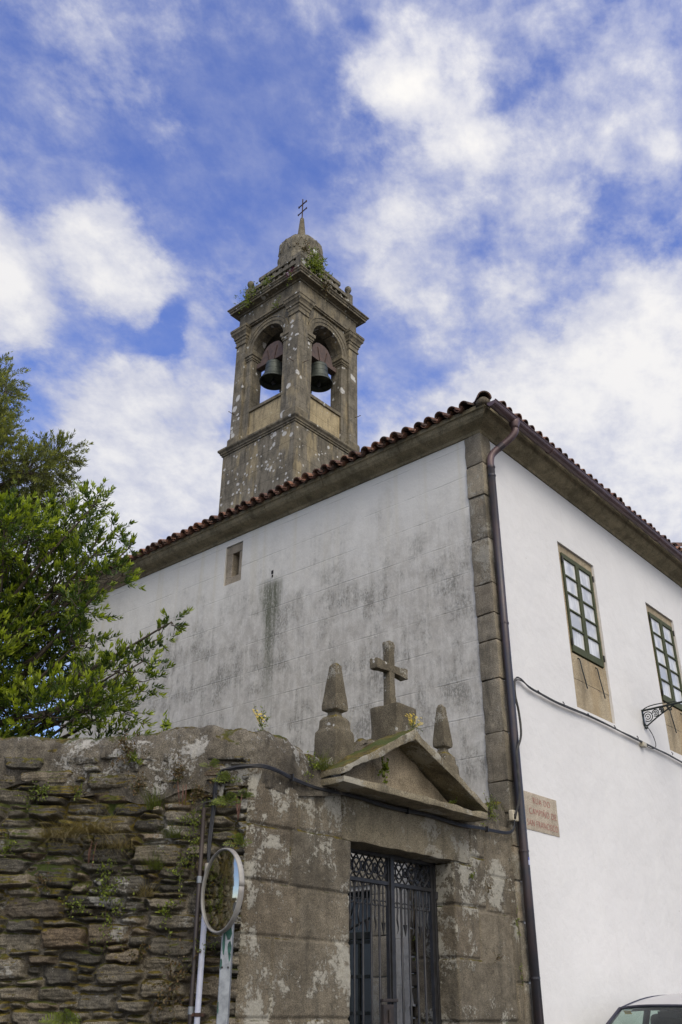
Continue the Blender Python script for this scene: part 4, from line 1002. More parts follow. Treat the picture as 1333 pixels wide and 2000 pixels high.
# street name plaque ---------------------------------------------------------------
PL = thing('street_sign', (.68, 0, 3.45), 'granite street name plaque with faded red lettering set in the white wall', 'street sign')
rough(lambda m: m.box((.26, -.008, 3.452), (1.11, .03, 3.885)), 'slab', 'plaque', PL, amp=.002, cut=.06, bevel=.002)
def letters(txt, x, z, size, width):
    c = bpy.data.curves.new('lettering', 'FONT'); c.body = txt; c.size = size; c.extrude = .0006; c.align_x = 'CENTER'; c.offset = -.0022*size/.1; c.space_character = 1.18
    o = bpy.data.objects.new('lettering', c); COL.objects.link(o); o.parent = PL
    o.location = Vector((x, -.0125, z))-PL.location; o.rotation_euler = (R(90), 0, 0); c.materials.append(MT['red_paint'])
    bpy.context.view_layer.update()
    me = bpy.data.meshes.new_from_object(o.evaluated_get(bpy.context.evaluated_depsgraph_get())); bpy.data.objects.remove(o)
    w = max(v.co.x for v in me.vertices)-min(v.co.x for v in me.vertices)
    for v in me.vertices: v.co.x *= width/w
    o = bpy.data.objects.new('lettering', me); COL.objects.link(o); o.parent = PL; o.location = Vector((x, -.0125, z))-PL.location; o.rotation_euler = (R(90), 0, 0)
    if not me.materials: me.materials.append(MT['red_paint'])
letters('R\u00daA DO', .73, 3.765, .105, .40); letters('CAMPI\u00d1O DE', .742, 3.633, .108, .635); letters('SAN FRANCISCO', .715, 3.497, .108, .72)

# wall lamp on a scrolled bracket -----------------------------------------------------
LM = thing('street_lamp', (4.2, 0, 5.6), 'dark green wrought iron lamp bracket projecting from the white wall between the windows', 'street lamp')
mb = MB(); X0 = 4.20; mb.box((X0-.02, -.015, 5.48), (X0+.02, .0, 5.73)); mb.tube([(X0, -.01, 5.715), (X0, -1.05, 5.745)], .016, 8); mb.tube(spline([(X0, -.01, 5.725), (X0, -.12, 5.765), (X0, -.3, 5.775), (X0, -.55, 5.76)], 6), .008, 6)
mb.tube(spline([(X0, -.01, 5.50), (X0, -.05, 5.475), (X0, -.10, 5.50), (X0, -.22, 5.57), (X0, -.40, 5.66), (X0, -.52, 5.715)], 8), .011, 6)
mb.tube(spline([(X0, -.012, 5.50), (X0, -.02, 5.44), (X0, -.045, 5.435), (X0, -.04, 5.46)], 6), .011, 6)
for yy, zz, r_ in ((-.085, 5.61, .075), (-.215, 5.645, .052), (-.315, 5.675, .036)):
    for s_, t_ in ((1., .008), (.55, .007)): mb.tube([(X0, yy+r_*s_*math.cos(q), zz+r_*s_*math.sin(q)) for q in np.linspace(0, 2*math.pi*(.85 if s_ == 1 else .9), 16)], t_, 6)
    mb.lathe((X0, yy, zz), [(0, -.016), (.016, 0), (0, .016)], 8)
mb.tube(spline([(X0, -.40, 5.72), (X0, -.43, 5.66), (X0, -.47, 5.65), (X0, -.46, 5.69)], 6), .010, 6)
mb.build('bracket', 'lamp_iron', LM)
mb = MB(); yb = -1.0
mb.lathe((X0, yb, 5.745), [(.02, 0), (.05, .02), (.03, .06), (.09, .10), (.10, .12)], 12)
for sx, sy in ((-1, -1), (1, -1), (1, 1), (-1, 1)): mb.tube([(X0+sx*.085, yb+sy*.085, 5.86), (X0+sx*.15, yb+sy*.15, 6.20)], .010, 6)
mb.sweep([[(X0+a*i, yb+a*j, z) for i, j in ((-1, -1), (1, -1), (1, 1), (-1, 1))] for a, z in ((.17, 6.19), (.185, 6.21), (.10, 6.33), (.05, 6.36), (.05, 6.42), (.02, 6.46))])
mb.build('lantern', 'lamp_iron', LM)
mb = MB(); sq = lambda a, z: [(X0-a, yb-a, z), (X0+a, yb-a, z), (X0+a, yb+a, z), (X0-a, yb+a, z)]
mb.sweep([sq(.078, 5.87), sq(.142, 6.19)]); mb.build('lantern_glass', 'pane', LM)

# ------------------------------------------------------------------ bell tower
TX, TY = 11.55, 15.15
BT = thing('bell_tower', (TX, TY, 0), 'weathered granite bell tower with open arched belfry, balustrade and small dome', 'bell tower')
def sq(a, z, b=None):
    b = a if b is None else b; return [(TX-a, TY-b, z), (TX+a, TY-b, z), (TX+a, TY+b, z), (TX-a, TY+b, z)]
MB().sweep([sq(1.9, 0), sq(1.89, 20.0)]).build('shaft', 'tower_shaft', BT, bevel=.02)
MB().sweep([sq(1.9, 19.95), sq(1.93, 19.955), sq(1.935, 20.02), sq(1.97, 20.03), sq(1.985, 20.09), sq(2.04, 20.15), sq(2.05, 20.18), sq(2.05, 20.235), sq(1.9, 20.28)]).build('string_course', 'tower_plain', BT, bevel=.008)
SD = [((-1, 0), (0, 1)), ((0, -1), (1, 0)), ((1, 0), (0, -1)), ((0, 1), (-1, 0))]      # outward, along
def tp(k, u, d, z):     # u along the side, d distance of the plane from the axis
    (ox, oy), (ax, ay) = SD[k]; return Vector((TX+ox*d+ax*u, TY+oy*d+ay*u, z))
RO, ZS = .87, 24.62
def arch_pts(r, n=16): return [(-r*math.cos(math.pi*i/n), ZS+r*math.sin(math.pi*i/n)) for i in range(n+1)]
for k in range(4):
    d0, d1, H0, H1, W_ = 1.65, 1.12, 20.25, 26.1, 1.60
    mb = MB()
    def slab(poly): mb.prism([tp(k, u, d0, z) for u, z in poly], tp(k, 0, d1, 0)-tp(k, 0, d0, 0))
    slab([(-W_, H0), (-RO, H0), (-RO, ZS), (-W_, ZS)]); slab([(RO, H0), (W_, H0), (W_, ZS), (RO, ZS)])
    A = arch_pts(RO)
    for i in range(16):
        (u0, z0), (u1, z1) = A[i], A[i+1]; slab([(u0, z0), (u1, z1), (u1, H1), (u0, H1)])
    slab([(-W_, ZS), (-RO, ZS), (-RO, H1), (-W_, H1)]); slab([(RO, ZS), (W_, ZS), (W_, H1), (RO, H1)])
    mb.build('belfry_wall', 'tower', BT, fix=True)
    mb = MB(); d2 = d0+.055                         # moulded archivolt in two bands
    for r0, r1, dd in ((RO+.004, RO+.15, d0+.035), (RO+.15, RO+.30, d0+.06), (RO+.30, RO+.345, d0+.085)):
        a0, a1 = arch_pts(r0), arch_pts(r1)
        for i in range(16):
            q = [a0[i], a0[i+1], a1[i+1], a1[i]]; mb.prism([tp(k, u, dd, z) for u, z in q], tp(k, 0, d0-.01, 0)-tp(k, 0, dd, 0))
    mb.build('archivolt', 'tower_plain', BT)
    for s in (-1, 1):                                # imposts
        mb = MB(); secs = []
        for e0, zz in ((.03, 24.24), (.03, 24.315), (.06, 24.325), (.06, 24.43), (.10, 24.45), (.10, 24.60)):
            u0, u1 = s*(RO-e0), s*1.27; secs.append([tp(k, u0, d0+e0, zz), tp(k, u1, d0+e0, zz), tp(k, u1, d1+.02, zz), tp(k, u0, d1+.02, zz)])
        mb.sweep(secs); mb.build('impost', 'tower_plain', BT, bevel=.006)
    mb = MB(); q = lambda u, dd, e, z0, z1: mb.prism([tp(k, -u, dd, z0), tp(k, u, dd, z0), tp(k, u, e, z0), tp(k, -u, e, z0)], (0, 0, z1-z0))
    q(RO-.004, 1.58, 1.25, 20.25, 21.05); q(RO-.003, 1.575, 1.25, 21.058, 21.72)
    mb.build('sill_panel', 'parapet_warm', BT, bevel=.006)
    mb = MB(); q(RO-.002, 1.64, 1.2, 21.72, 21.86); mb.build('sill', 'tower_plain', BT, bevel=.012)
def post(sx, sy):
    a = lambda lo, hi, z: [(TX+sx*p, TY+sy*r, z) for p, r in ((lo, lo), (hi, lo), (hi, hi), (lo, hi))]
    mb = MB(); mb.sweep([a(1.22, 1.75, 20.26), a(1.22, 1.745, 25.45)]); mb.build('corner_pilaster', 'tower', BT, bevel=.012)
    mb = MB(); mb.sweep([a(1.15, 1.81, 20.255), a(1.15, 1.81, 20.70), a(1.2, 1.77, 20.78)]); mb.build('plinth', 'tower_plain', BT, bevel=.005)
    mb = MB(); mb.sweep([a(1.2, 1.76, 25.20), a(1.2, 1.79, 25.22), a(1.2, 1.79, 25.27), a(1.2, 1.765, 25.285), a(1.2, 1.765, 25.42), a(1.19, 1.78, 25.44), a(1.17, 1.80, 25.46), a(1.17, 1.80, 25.56), a(1.13, 1.84, 25.58), a(1.13, 1.845, 25.68), a(1.08, 1.89, 25.76), a(1.06, 1.93, 25.80), a(1.06, 1.94, 25.92), a(1.03, 1.965, 25.94), a(1.03, 1.965, 26.05), a(1.1, 1.85, 26.10)])
    mb.build('capital', 'tower_plain', BT, bevel=.005)
for sx in (-1, 1):
    for sy in (-1, 1): post(sx, sy)
mb = MB(); mb.sweep([sq(1.70, 25.98), sq(1.74, 25.99), sq(1.74, 26.04), sq(1.79, 26.06), sq(1.79, 26.13), sq(1.72, 26.15), sq(1.71, 26.83), sq(1.76, 26.84), sq(1.77, 26.90), sq(1.90, 26.93), sq(2.01, 26.935), sq(2.01, 27.02), sq(2.05, 27.04), sq(2.06, 27.09), sq(2.11, 27.13), sq(2.11, 27.18), sq(1.7, 27.24)])
mb.build('entablature', 'tower_plain', BT, bevel=.006)
MB().sweep([sq(1.6, 25.85), sq(1.6, 26.2)]).build('belfry_ceiling', 'dome', BT)
MB().sweep([sq(1.3, 20.2), sq(1.3, 20.4)]).build('belfry_floor', 'dome', BT)
# balustrade and the stepped base of the dome
bal = bpy.data.objects.new('balustrade', None); COL.objects.link(bal); bal.location = (0, 0, 27.2); bal.parent = BT
mb = MB(); hb = 1.60
for k in range(4):
    q = lambda u, dd, e, z0, z1: mb.prism([tp(k, -u, dd, z0), tp(k, u, dd, z0), tp(k, u, e, z0), tp(k, -u, e, z0)], (0, 0, z1-z0))
    q(hb-.17, hb-.02, hb-.2, 27.2, 27.52); q(hb-.17, hb, hb-.22, 28.06, 28.25)
    for j in range(9):
        u = -1.25+j*.3125; w = .062
        mb.prism([tp(k, u-w, hb-.05, 27.5), tp(k, u+w, hb-.05, 27.5), tp(k, u+w, hb-.17, 27.5), tp(k, u-w, hb-.17, 27.5)], (0, 0, .58))
for sx in (-1, 1):
    for sy in (-1, 1): mb.box((TX+sx*hb-.02-(.28 if sx > 0 else -.0) if sx > 0 else TX-hb-.02, (TY+hb-.28) if sy > 0 else TY-hb-.02, 27.2), (TX+hb+.02 if sx > 0 else TX-hb+.28, TY+hb+.02 if sy > 0 else TY-hb+.28, 28.36))
mb.build('parapet', 'dome', bal, bevel=.02)
for sx, sy in ((-1, 1), (1, -1), (1, 1)):
    c = (TX+sx*(hb-.13), TY+sy*(hb-.13), 28.36)
    MB().lathe(c, [(.10, -.01), (.10, .05), (.05, .09), (.055, .14), (.115, .20), (.15, .30), (.135, .40), (.08, .47), (0, .49)], 18).build('finial', 'dome', bal, smooth=True)
mb = MB(); mb.sweep([sq(1.22, 27.2), sq(1.22, 28.35)]); mb.sweep([sq(1.25, 28.88), sq(1.25, 29.08), sq(1.12, 29.14)])
for k in range(4):
    for j in range(7): u = -1.05+j*.35; w = .10; mb.prism([tp(k, u-w, 1.21, 28.3), tp(k, u+w, 1.21, 28.3), tp(k, u+w, 1.0, 28.3), tp(k, u-w, 1.0, 28.3)], (0, 0, .6))
mb.build('attic_tier', 'dome', BT, bevel=.02)
MB().sweep([sq(1.0, 27.2), sq(.98, 29.2)]).build('attic_core', 'dome', BT)
def octo(r, z, n=8): return [(TX+r*math.cos(math.pi*2*(i+.5)/n), TY+r*math.sin(math.pi*2*(i+.5)/n), z) for i in range(n)]
rough(lambda m: m.sweep([octo(1.06, 29.1), octo(1.06, 29.8), octo(1.01, 29.9), octo(1.02, 30.55), octo(.97, 30.76), octo(.86, 30.97), octo(.68, 31.14), octo(.44, 31.32), octo(.2, 31.46)]), 'dome', 'dome', BT, amp=.03, cut=.1, bevel=.01, seed=40)
mb = MB()                                             # gablets carved on each side of the drum
for i in range(8):
    a = math.pi*2*i/8; e = Vector((math.cos(a), math.sin(a), 0)); t = Vector((-math.sin(a), math.cos(a), 0)); c = Vector((TX, TY, 0))
    for s in (-1, 1):
        p0 = c+e*.95+t*(s*.30)+Zv*30.1; p1 = c+e*.91+Zv*30.80; d = (p1-p0); mb.obox((p0+p1)/2, d*.5, e*.03, (d.normalized().cross(e))*.035)
mb.build('dome_gablet', 'dome', BT, bevel=.01)
MB().sweep([octo(.24, 31.3), octo(.20, 31.6), octo(.175, 31.85), octo(.095, 32.72), octo(.06, 32.78)]).build('pinnacle', 'tower_plain', BT, bevel=.01)
mb = MB(); zb = 32.74; e = Vector((-.12, -.99, 0)).normalized(); c = Vector((TX, TY, 0))
mb.tube([c+Zv*zb, c+Zv*33.98], .028, 6); mb.obox(c+Zv*33.66, e*.27, e.cross(Zv)*.02, Zv*.022); mb.obox(c+Zv*33.20, e*.30, e.cross(Zv)*.018, Zv*.02)
for s in (-1, 1): mb.obox(c+e*(s*.26)+Zv*33.66, e*.02, e.cross(Zv)*.024, Zv*.05); mb.obox(c+e*(s*.29)+Zv*33.20, e*.02, e.cross(Zv)*.02, Zv*.04)
mb.build('iron_cross', 'iron_rust', BT)
mb = MB()                                              # rusty hooks for feast-day lights
for k, u, z in ((0, -1.55, 22.9), (1, -1.45, 22.9), (0, 1.6, 21.9), (1, 1.6, 22.0)):
    p = tp(k, u, 1.75, z); o = tp(k, 0, 1, 0)-tp(k, 0, 0, 0); a = tp(k, 1, 0, 0)-tp(k, 0, 0, 0)
    mb.tube([p, p+o*.16-Zv*.03, p+o*.22+a*.04+Zv*.02, p+o*.2+a*.1+Zv*.05], .014, 5)
split_build(mb, 'iron_hook', 'iron_rust', BT)

def bell(k, u, d, zm, label, sc=1.0):
    c = tp(k, u, d, zm); t = thing('church_bell', c, label, 'bell', 'bells in the belfry')
    r = .47*sc; h = .80*sc
    outer = [(r, 0), (r*1.0, .03), (r*.90, .10), (r*.76, .22), (r*.665, .36), (r*.625, .52), (r*.60, .68), (r*.57, .76), (r*.48, .80), (r*.2, .82), (0, .82)]
    inner = [(0, .72), (r*.45, .70), (r*.55, .55), (r*.62, .3), (r*.82, .1), (r*.93, .015), (r, 0)]
    MB().lathe(c, [(p, q*sc) for p, q in inner+outer[1:]], 32).build('bell_body', 'bronze', t, smooth=True)
    mb = MB()
    for z_ in (.16, .44, .64): 
        rr_ = np.interp(z_, [q for p, q in outer], [p for p, q in outer]); mb.lathe(c, [(rr_-.005, z_*sc-.012), (rr_+.012, z_*sc), (rr_-.005, z_*sc+.012)], 32)
    mb.build('bell_moulding', 'bronze', t, smooth=True)
    mb = MB(); mb.tube([c+Zv*.68*sc, c+Zv*.05, c-Zv*.06], [.02, .03, .03], 8); mb.lathe(c, [(0, -.12), (.07, -.06), (.08, 0), (.05, .07), (0, .1)], 12)
    mb.tube([c-Zv*.10+Vector((.05*math.cos(q), 0, .05*math.sin(q)-.07)) for q in np.linspace(0, 6, 10)], .008, 5); mb.build('clapper', 'iron', t)
    (ox, oy), (ax, ay) = SD[k]; a = Vector((ax, ay, 0)); o = Vector((ox, oy, 0)); top = c+Zv*.84*sc
    poly = [(-.86, 0), (.86, 0), (.86, .20), (.74, .24), (.70, .19), (.63, .21), (.60, .32), (.50, .62), (.34, .80), (.15, .88), (-.15, .88), (-.34, .80), (-.50, .62), (-.60, .32), (-.63, .21), (-.70, .19), (-.74, .24), (-.86, .20)]
    mb = MB(); P = [top+a*u_+Zv*z_+o*.14 for u_, z_ in poly]; mb.prism(P, o*-.28); mb.build('headstock', 'yoke', t, bevel=.008)
    mb = MB()
    for s in (-1, 1):
        mb.tube([top+a*(s*.13)+o*.15-Zv*.03, top+a*(s*.20)+o*.155+Zv*.30, top+a*(s*.27)+o*.155+Zv*.62], .016, 6)
        mb.tube([top+a*(s*.86)+Zv*.1, top+a*(s*.98)+Zv*.1], .05, 8)
    for s in (-1, 0, 1): mb.tube([top+a*(s*.10)+o*.05-Zv*.04, top+a*(s*.10)+o*.05+Zv*.06], .03, 6)
    mb.build('iron_strap', 'iron_rust', t); return t
bell(0, -.05, 1.30, 22.90, 'greenish bronze bell under a wooden yoke in the left arch of the belfry', 1.16)
bell(1, -.05, 1.30, 22.90, 'greenish bronze bell under a wooden yoke in the right arch of the belfry', 1.16)

# ------------------------------------------------------------------ vegetation
RS = np.random.RandomState(11)
def unit(v): return v/np.maximum(np.linalg.norm(v, axis=-1, keepdims=True), 1e-9)
def leaves(base, d, side, L, Wd, tone, droop=.15):
    """folded six-point leaves; all arrays n x 3"""
    n = len(base); nrm = unit(np.cross(d, side)); L = L[:, None]; Wd = Wd[:, None]
    tip = base+d*L-nrm*L*droop; mid = base+d*L*.45-nrm*L*.02
    l1 = base+d*L*.42+side*Wd*.5+nrm*Wd*.16; r1 = base+d*L*.42-side*Wd*.5+nrm*Wd*.16
    l2 = base+d*L*.75+side*Wd*.33-nrm*L*droop*.4; r2 = base+d*L*.75-side*Wd*.33-nrm*L*droop*.4
    V = np.stack([base, l1, l2, tip, r2, r1], 1).reshape(-1, 3)
    i = np.arange(n)[:, None]*6; F = np.concatenate([i+np.array([0, 1, 2, 3]), i+np.array([0, 3, 4, 5])], 0)
    return V, F, np.repeat(tone, 6, axis=0)
def crown(name, mat, parent, clusters, trunk_xy, per, twigL, nleaf, LL, LW, upw=.5, light=.35, young_tip=True):
    VV = []; FF = []; TT = []; k = 0; tw = MB()
    for (x, y, z, r) in clusters:
        c = np.array([x, y, z]); n = int(per*(r/.35)**2*(.62 if r < .33 else 1))+5
        dirs = unit(RS.normal(size=(n, 3))); rad = r*RS.uniform(.15, 1.0, (n, 1))**.5; b = c+dirs*rad*.75*np.array([1, 1, .85])
        out = unit(np.array([x-trunk_xy[0], y-trunk_xy[1], 0.])+1e-6)
        d = unit(dirs*.75+out*.35+np.array([0, 0, upw])+RS.normal(size=(n, 3))*.25); Lt = twigL*RS.uniform(.6, 1.25, n)*(.3+.7*min(1, r/.35))
        ct = RS.uniform(0, 1)
        for i in range(n):
            if i % 3 == 0: tw.tube([c+(b[i]-c)*.2, b[i], b[i]+d[i]*Lt[i]*.95], [.009, .006, .003], 4, caps=False)
            m = nleaf; t = np.sort(RS.uniform(.1, 1, m)**.7); ang = np.arange(m)*2.4+RS.uniform(0, 6)
            u = unit(np.cross(d[i], [.3, .2, 1.])); w = np.cross(d[i], u)
            rd = u*np.cos(ang)[:, None]+w*np.sin(ang)[:, None]
            spread = (.55+.55*(1-t))[:, None]
            ld = unit(d[i]*(.55+.55*t[:, None])+rd*spread*1.0+np.array([0, 0, .12])+RS.normal(size=(m, 3))*.12)
            side = unit(np.cross(ld, np.array([0, 0, 1.])+RS.normal(size=(m, 3))*.45))
            bs = b[i]+d[i]*(t*Lt[i])[:, None]
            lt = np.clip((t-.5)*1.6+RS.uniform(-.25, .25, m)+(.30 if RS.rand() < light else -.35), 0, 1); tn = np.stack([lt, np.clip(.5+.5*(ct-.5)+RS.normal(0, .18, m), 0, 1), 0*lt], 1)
            V, F, T = leaves(bs, ld, side, LL*RS.uniform(.6, 1.15, m), LW*RS.uniform(.75, 1.2, m), tn)
            VV.append(V); FF.append(F+k); TT.append(T); k += len(V)
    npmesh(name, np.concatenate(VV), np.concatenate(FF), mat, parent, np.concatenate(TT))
    return tw
CL1 = [(-3.87, 3.36, 7.19, 0.18), (-3.42, 4.42, 7.52, 0.3), (-3.09, 4.06, 7.33, 0.14), (-3.36, 3.26, 6.72, 0.09), (-3.88, 4.04, 7.01, 0.35), (-4.22, 4.14, 6.77, 0.43), (-4.25, 4.52, 6.59, 0.43), (-3.53, 4.38, 6.8, 0.39), (-3.88, 3.29, 6.45, 0.3), (-3.7, 3.05, 6.13, 0.21), (-2.87, 4.05, 6.75, 0.11), (-3.93, 3.95, 6.11, 0.46), (-3.96, 4.57, 6.06, 0.5), (-3.95, 3.16, 5.68, 0.28), (-4.34, 4.2, 5.44, 0.5), (-3.66, 4.33, 5.6, 0.5), (-3.76, 3.47, 5.37, 0.28), (-3.68, 4.75, 5.22, 0.5), (-3.28, 4.44, 5.18, 0.43), (-3.68, 3.05, 4.86, 0.28), (-3.49, 2.9, 5.0, 0.21), (-2.8, 3.43, 5.42, 0.2), (-2.27, 3.83, 5.98, 0.12), (-2.72, 3.04, 5.87, 0.09), (-3.14, 3.03, 4.99, 0.21), (-3.11, 3.41, 4.76, 0.25), (-3.76, 3.09, 4.49, 0.35), (-3.94, 3.57, 4.48, 0.43), (-4.11, 4.06, 4.53, 0.43), (-4.72, 4.47, 6.05, 0.57), (-4.74, 4.01, 4.97, 0.64), (-4.69, 3.98, 6.82, 0.28), (-4.92, 4.07, 6.55, 0.43)]
CL2 = [(-1.41, 9.46, 11.42, 0.44), (-1.3, 9.09, 11.51, 0.35), (-2.04, 9.0, 10.76, 0.5), (-1.65, 10.26, 10.94, 0.56), (-1.4, 9.63, 10.7, 0.44), (-1.05, 9.6, 11.02, 0.35), (-2.38, 9.45, 11.02, 0.5), (-2.09, 10.74, 13.81, 0.31), (-2.3, 10.6, 13.08, 0.5), (-2.57, 9.43, 12.57, 0.23), (-2.65, 9.83, 11.77, 0.62), (-1.81, 10.13, 10.23, 0.5), (-1.47, 9.95, 10.3, 0.38), (-2.62, 10.87, 13.85, 0.5)]
def tree(name, loc, label, cat, mat, cl, per, twigL, nleaf, LL, LW, upw, light, tr, extra=()):
    t = thing(name, loc, label, cat); tw = crown('crown', mat, t, list(cl)+list(extra), loc[:2], per, twigL, nleaf, LL, LW, upw, light)
    tw.build('twigs', 'bark', t, fix=False)
    mb = MB(); x, y = loc[:2]; zt_ = min(c[2] for c in cl)
    mb.tube(spline([(x, y, -.1), (x+.06, y-.05, 1.2), (x-.03, y+.04, zt_-.3), (x+.05, y, zt_+1.4), (x, y+.1, max(c[2] for c in cl)-.6)], 6), [tr*(1-.8*q/24) for q in range(25)], 10)
    for c in cl:
        z0 = max(1.0, zt_-.6+.55*(c[2]-zt_)); p0 = Vector((x, y, z0)); p1 = Vector(c[:3]); m = (p0+p1)/2+Vector((random.uniform(-.15, .15), random.uniform(-.15, .15), -.12))
        pts = spline([p0, m, p1], 5); mb.tube(pts, [tr*.32*(1-.8*q/(len(pts)-1)) for q in range(len(pts))], 6)
    mb.build('trunk', 'bark', t, smooth=True)
    return t
ex1 = [(-4.6+random.uniform(-.9, .7), 4.9+random.uniform(-.5, .8), z, .55) for z in (3.6, 4.1, 4.6, 5.2, 5.8, 6.3, 6.7)]
ex1 += [(-5.5, 4.4, 4.2, .6), (-5.6, 4.6, 5.2, .65), (-5.4, 4.5, 6.2, .55), (-3.6, 3.9, 3.9, .4), (-4.3, 4.0, 3.9, .45), (-3.2, 3.4, 4.2, .28)]
tree('laurel_tree', (-4.35, 4.75, 0), 'broad bright green laurel tree rising behind the rubble wall at the left edge', 'tree', 'leaf', CL1, 54, .36, 17, .080, .025, .55, .6, .14, ex1)
ex2 = [(-2.6, 10.6, 9.5, .7), (-2.9, 10.2, 11.2, .8), (-3.1, 10.6, 12.6, .8), (-2.2, 10.4, 10.0, .6), (-2.4, 10.8, 8.6, .8), (-1.9, 10.4, 9.4, .5)]
tree('tall_tree', (-2.7, 10.5, 0), 'taller grey green fine leaved tree rising behind the laurel against the sky', 'tree', 'leaf_fine', CL2, 60, .42, 24, .085, .020, .1, .4, .2, ex2)

def pgroup(name, pos):
    if pos[2] > 10: return 'plants growing on the bell tower'
    kind = {'fern': 'ferns', 'grass_tuft': 'grass tufts', 'dry_grass': 'dry grass clumps', 'yellow_flowers': 'yellow flowers'}.get(name, 'weeds')
    return kind+(' on the rubble wall' if pos[0] < -3.9 else ' on the gateway')
class Plant:
    def __init__(s): s.V = []; s.F = []; s.T = []; s.k = 0
    def add(s, V, F, T): s.V.append(V); s.F.append(F+s.k); s.T.append(T); s.k += len(V)
    def leaf(s, b, d, side, L, W_, tone, droop=.2):
        A = lambda v: np.array(v, float)[None]
        s.add(*leaves(A(b), unit(A(d)), unit(A(side)), np.array([L]), np.array([W_]), np.array([[tone, RS.uniform(.3, .7), 0]]), droop))
    def blade(s, b, d, L, w, bend, tone):
        b = np.array(b, float); d = unit(np.array(d, float)); hz = unit(np.array([d[0], d[1], 0])+RS.normal(size=3)*.15*np.array([1, 1, 0])+1e-6); side = unit(np.cross(d, [0.1, .2, 1.])); V = []
        for i in range(5):
            t = i/4; p = b+d*L*t+(hz*.5*bend-np.array([0, 0, bend]))*L*t*t*.7; V += [p-side*w*(1-t)*.5, p+side*w*(1-t)*.5]
        F = np.array([[2*i, 2*i+1, 2*i+3, 2*i+2] for i in range(4)]); s.add(np.array(V), F, np.tile([[tone, RS.uniform(.3, .7), 0]], (10, 1)))
    def mesh(s, name, mat, parent=None): return npmesh(name, np.concatenate(s.V), np.concatenate(s.F), mat, parent, np.concatenate(s.T))
PLANTN = Vector((NR[0], NR[1], 0))
def frame(n):
    n = np.array(n, float); a = unit(np.cross(n, [0, 0, 1.])) if abs(n[2]) < .9 else np.array([1., 0, 0]); return n, a
def fern(pos, nrm, n=8, L=.12, *rest, **kw): return _fern(pos, nrm, n, L*1.3, *rest, **kw)
def _fern(pos, nrm, n=8, L=.12, mat='weed', label='', cat='fern', group=None):
    t = thing('fern', pos, label, cat, group or pgroup('fern', pos)); P = Plant(); nr, a = frame(nrm)
    for i in range(n):
        ang = RS.uniform(-1.3, 1.3); d = unit(nr*.55+a*math.sin(ang)*.8+np.array([0, 0, 1])*math.cos(ang)*.75); l = L*RS.uniform(.6, 1.15); m = 9; b = np.array(pos, float)+a*RS.uniform(-.015, .015); tone = RS.uniform(.2, 1)
        for j in range(m):
            tt = (j+1)/m; p = b+d*l*tt+np.array([0, 0, -1.])*l*.35*tt*tt; w = l*.24*math.sin(math.pi*(.2+.75*tt)); sd = unit(np.cross(d, nr+.2))
            for s_ in (-1, 1): P.leaf(p, sd*s_+d*.5+RS.normal(0, .12, 3), d+RS.normal(0, .15, 3), w, l*.055, tone*.7)
    P.mesh('fronds', mat, t); return t
def tuft(pos, nrm, n=26, L=.16, w=.004, bend=.6, mat='grass', spread=.5, rad=.03, label='', cat='grass', name='grass_tuft', group=None):
    n = int(n*1.5); L = L*1.2; w = w*1.2; t = thing(name, pos, label, cat, group or pgroup(name, pos)); P = Plant(); nr, a = frame(nrm)
    for i in range(n):
        d = unit(nr*RS.uniform(.1, .6)+a*RS.normal(0, spread)+np.array([0, 0, 1.])*RS.uniform(.4, 1)); P.blade(np.array(pos, float)+a*RS.normal(0, rad), d, L*RS.uniform(.5, 1.15), w, bend*RS.uniform(.3, 1.5), RS.uniform(0, 1))
    P.mesh('blades', mat, t); return t
def weed(pos, nrm, n=60, rad=.06, L=.022, W_=.016, *rest, **kw):
    k = 1.25 if pos[2] < 10 else 1.5
    return _weed(pos, nrm, int(n*1.7), rad*k, L*(1.15 if k < 1.4 else 1.3), W_*(1.15 if k < 1.4 else 1.3), *rest, **kw)
def _weed(pos, nrm, n=60, rad=.06, L=.022, W_=.016, mat='weed', label='', cat='weed', name='wall_weed', group=None, sz=1.0, flowers=None, fl=12, fh=.06, fr=.012):
    t = thing(name, pos, label, cat, group or pgroup(name, pos)); P = Plant(); nr, a = frame(nrm); st = MB(); pos = np.array(pos, float)
    for i in range(max(4, n//8)):
        e = pos+a*RS.normal(0, rad*.8)+np.array([0, 0, 1.])*RS.normal(.1*rad, rad*sz)+nr*RS.uniform(.2, .9)*rad
        st.tube([pos, (pos+e)/2+nr*.01, e], .0016, 4, caps=False)
        for j in range(8):
            tt = RS.uniform(.35, 1.05); p = pos+(e-pos)*tt+RS.normal(0, rad*.10, 3); d = unit(RS.normal(size=3)+nr*.6+np.array([0, 0, .5]))
            P.leaf(p, d, np.cross(d, RS.normal(size=3)), L*RS.uniform(.6, 1.3), W_*RS.uniform(.7, 1.2), RS.uniform(0, 1))
    P.mesh('foliage', mat, t); st.build('stems', 'bark', t, fix=False)
    if flowers:
        fb = MB()
        for i in range(fl):
            p = pos+a*RS.normal(0, rad*.9)+nr*RS.uniform(0, rad*.5)+np.array([0, 0, fh*RS.uniform(.4, 1.2)])
            for q in range(6):
                an = q*1.047+.3; e1 = Vector((math.cos(an), math.sin(an)*.6, math.sin(an)*.7))*fr; e2 = Vector((math.cos(an+.8), math.sin(an+.8)*.6, math.sin(an+.8)*.7))*fr; fb.add([Vector(p), Vector(p)+e1*.8, Vector(p)+(e1+e2)*.62, Vector(p)+e2*.8], [(0, 1, 2, 3)])
            fb.tube([pos*.6+p*.4-np.array([0, 0, .01]), p], .0014, 4, caps=False) if i % 2 == 0 else None
        fb.build('flowers', flowers, t, fix=False)
    return t
N3 = (NR[0], NR[1], 0.)
rp = lambda s, z, o=.05: tuple(RP(s, z, o))
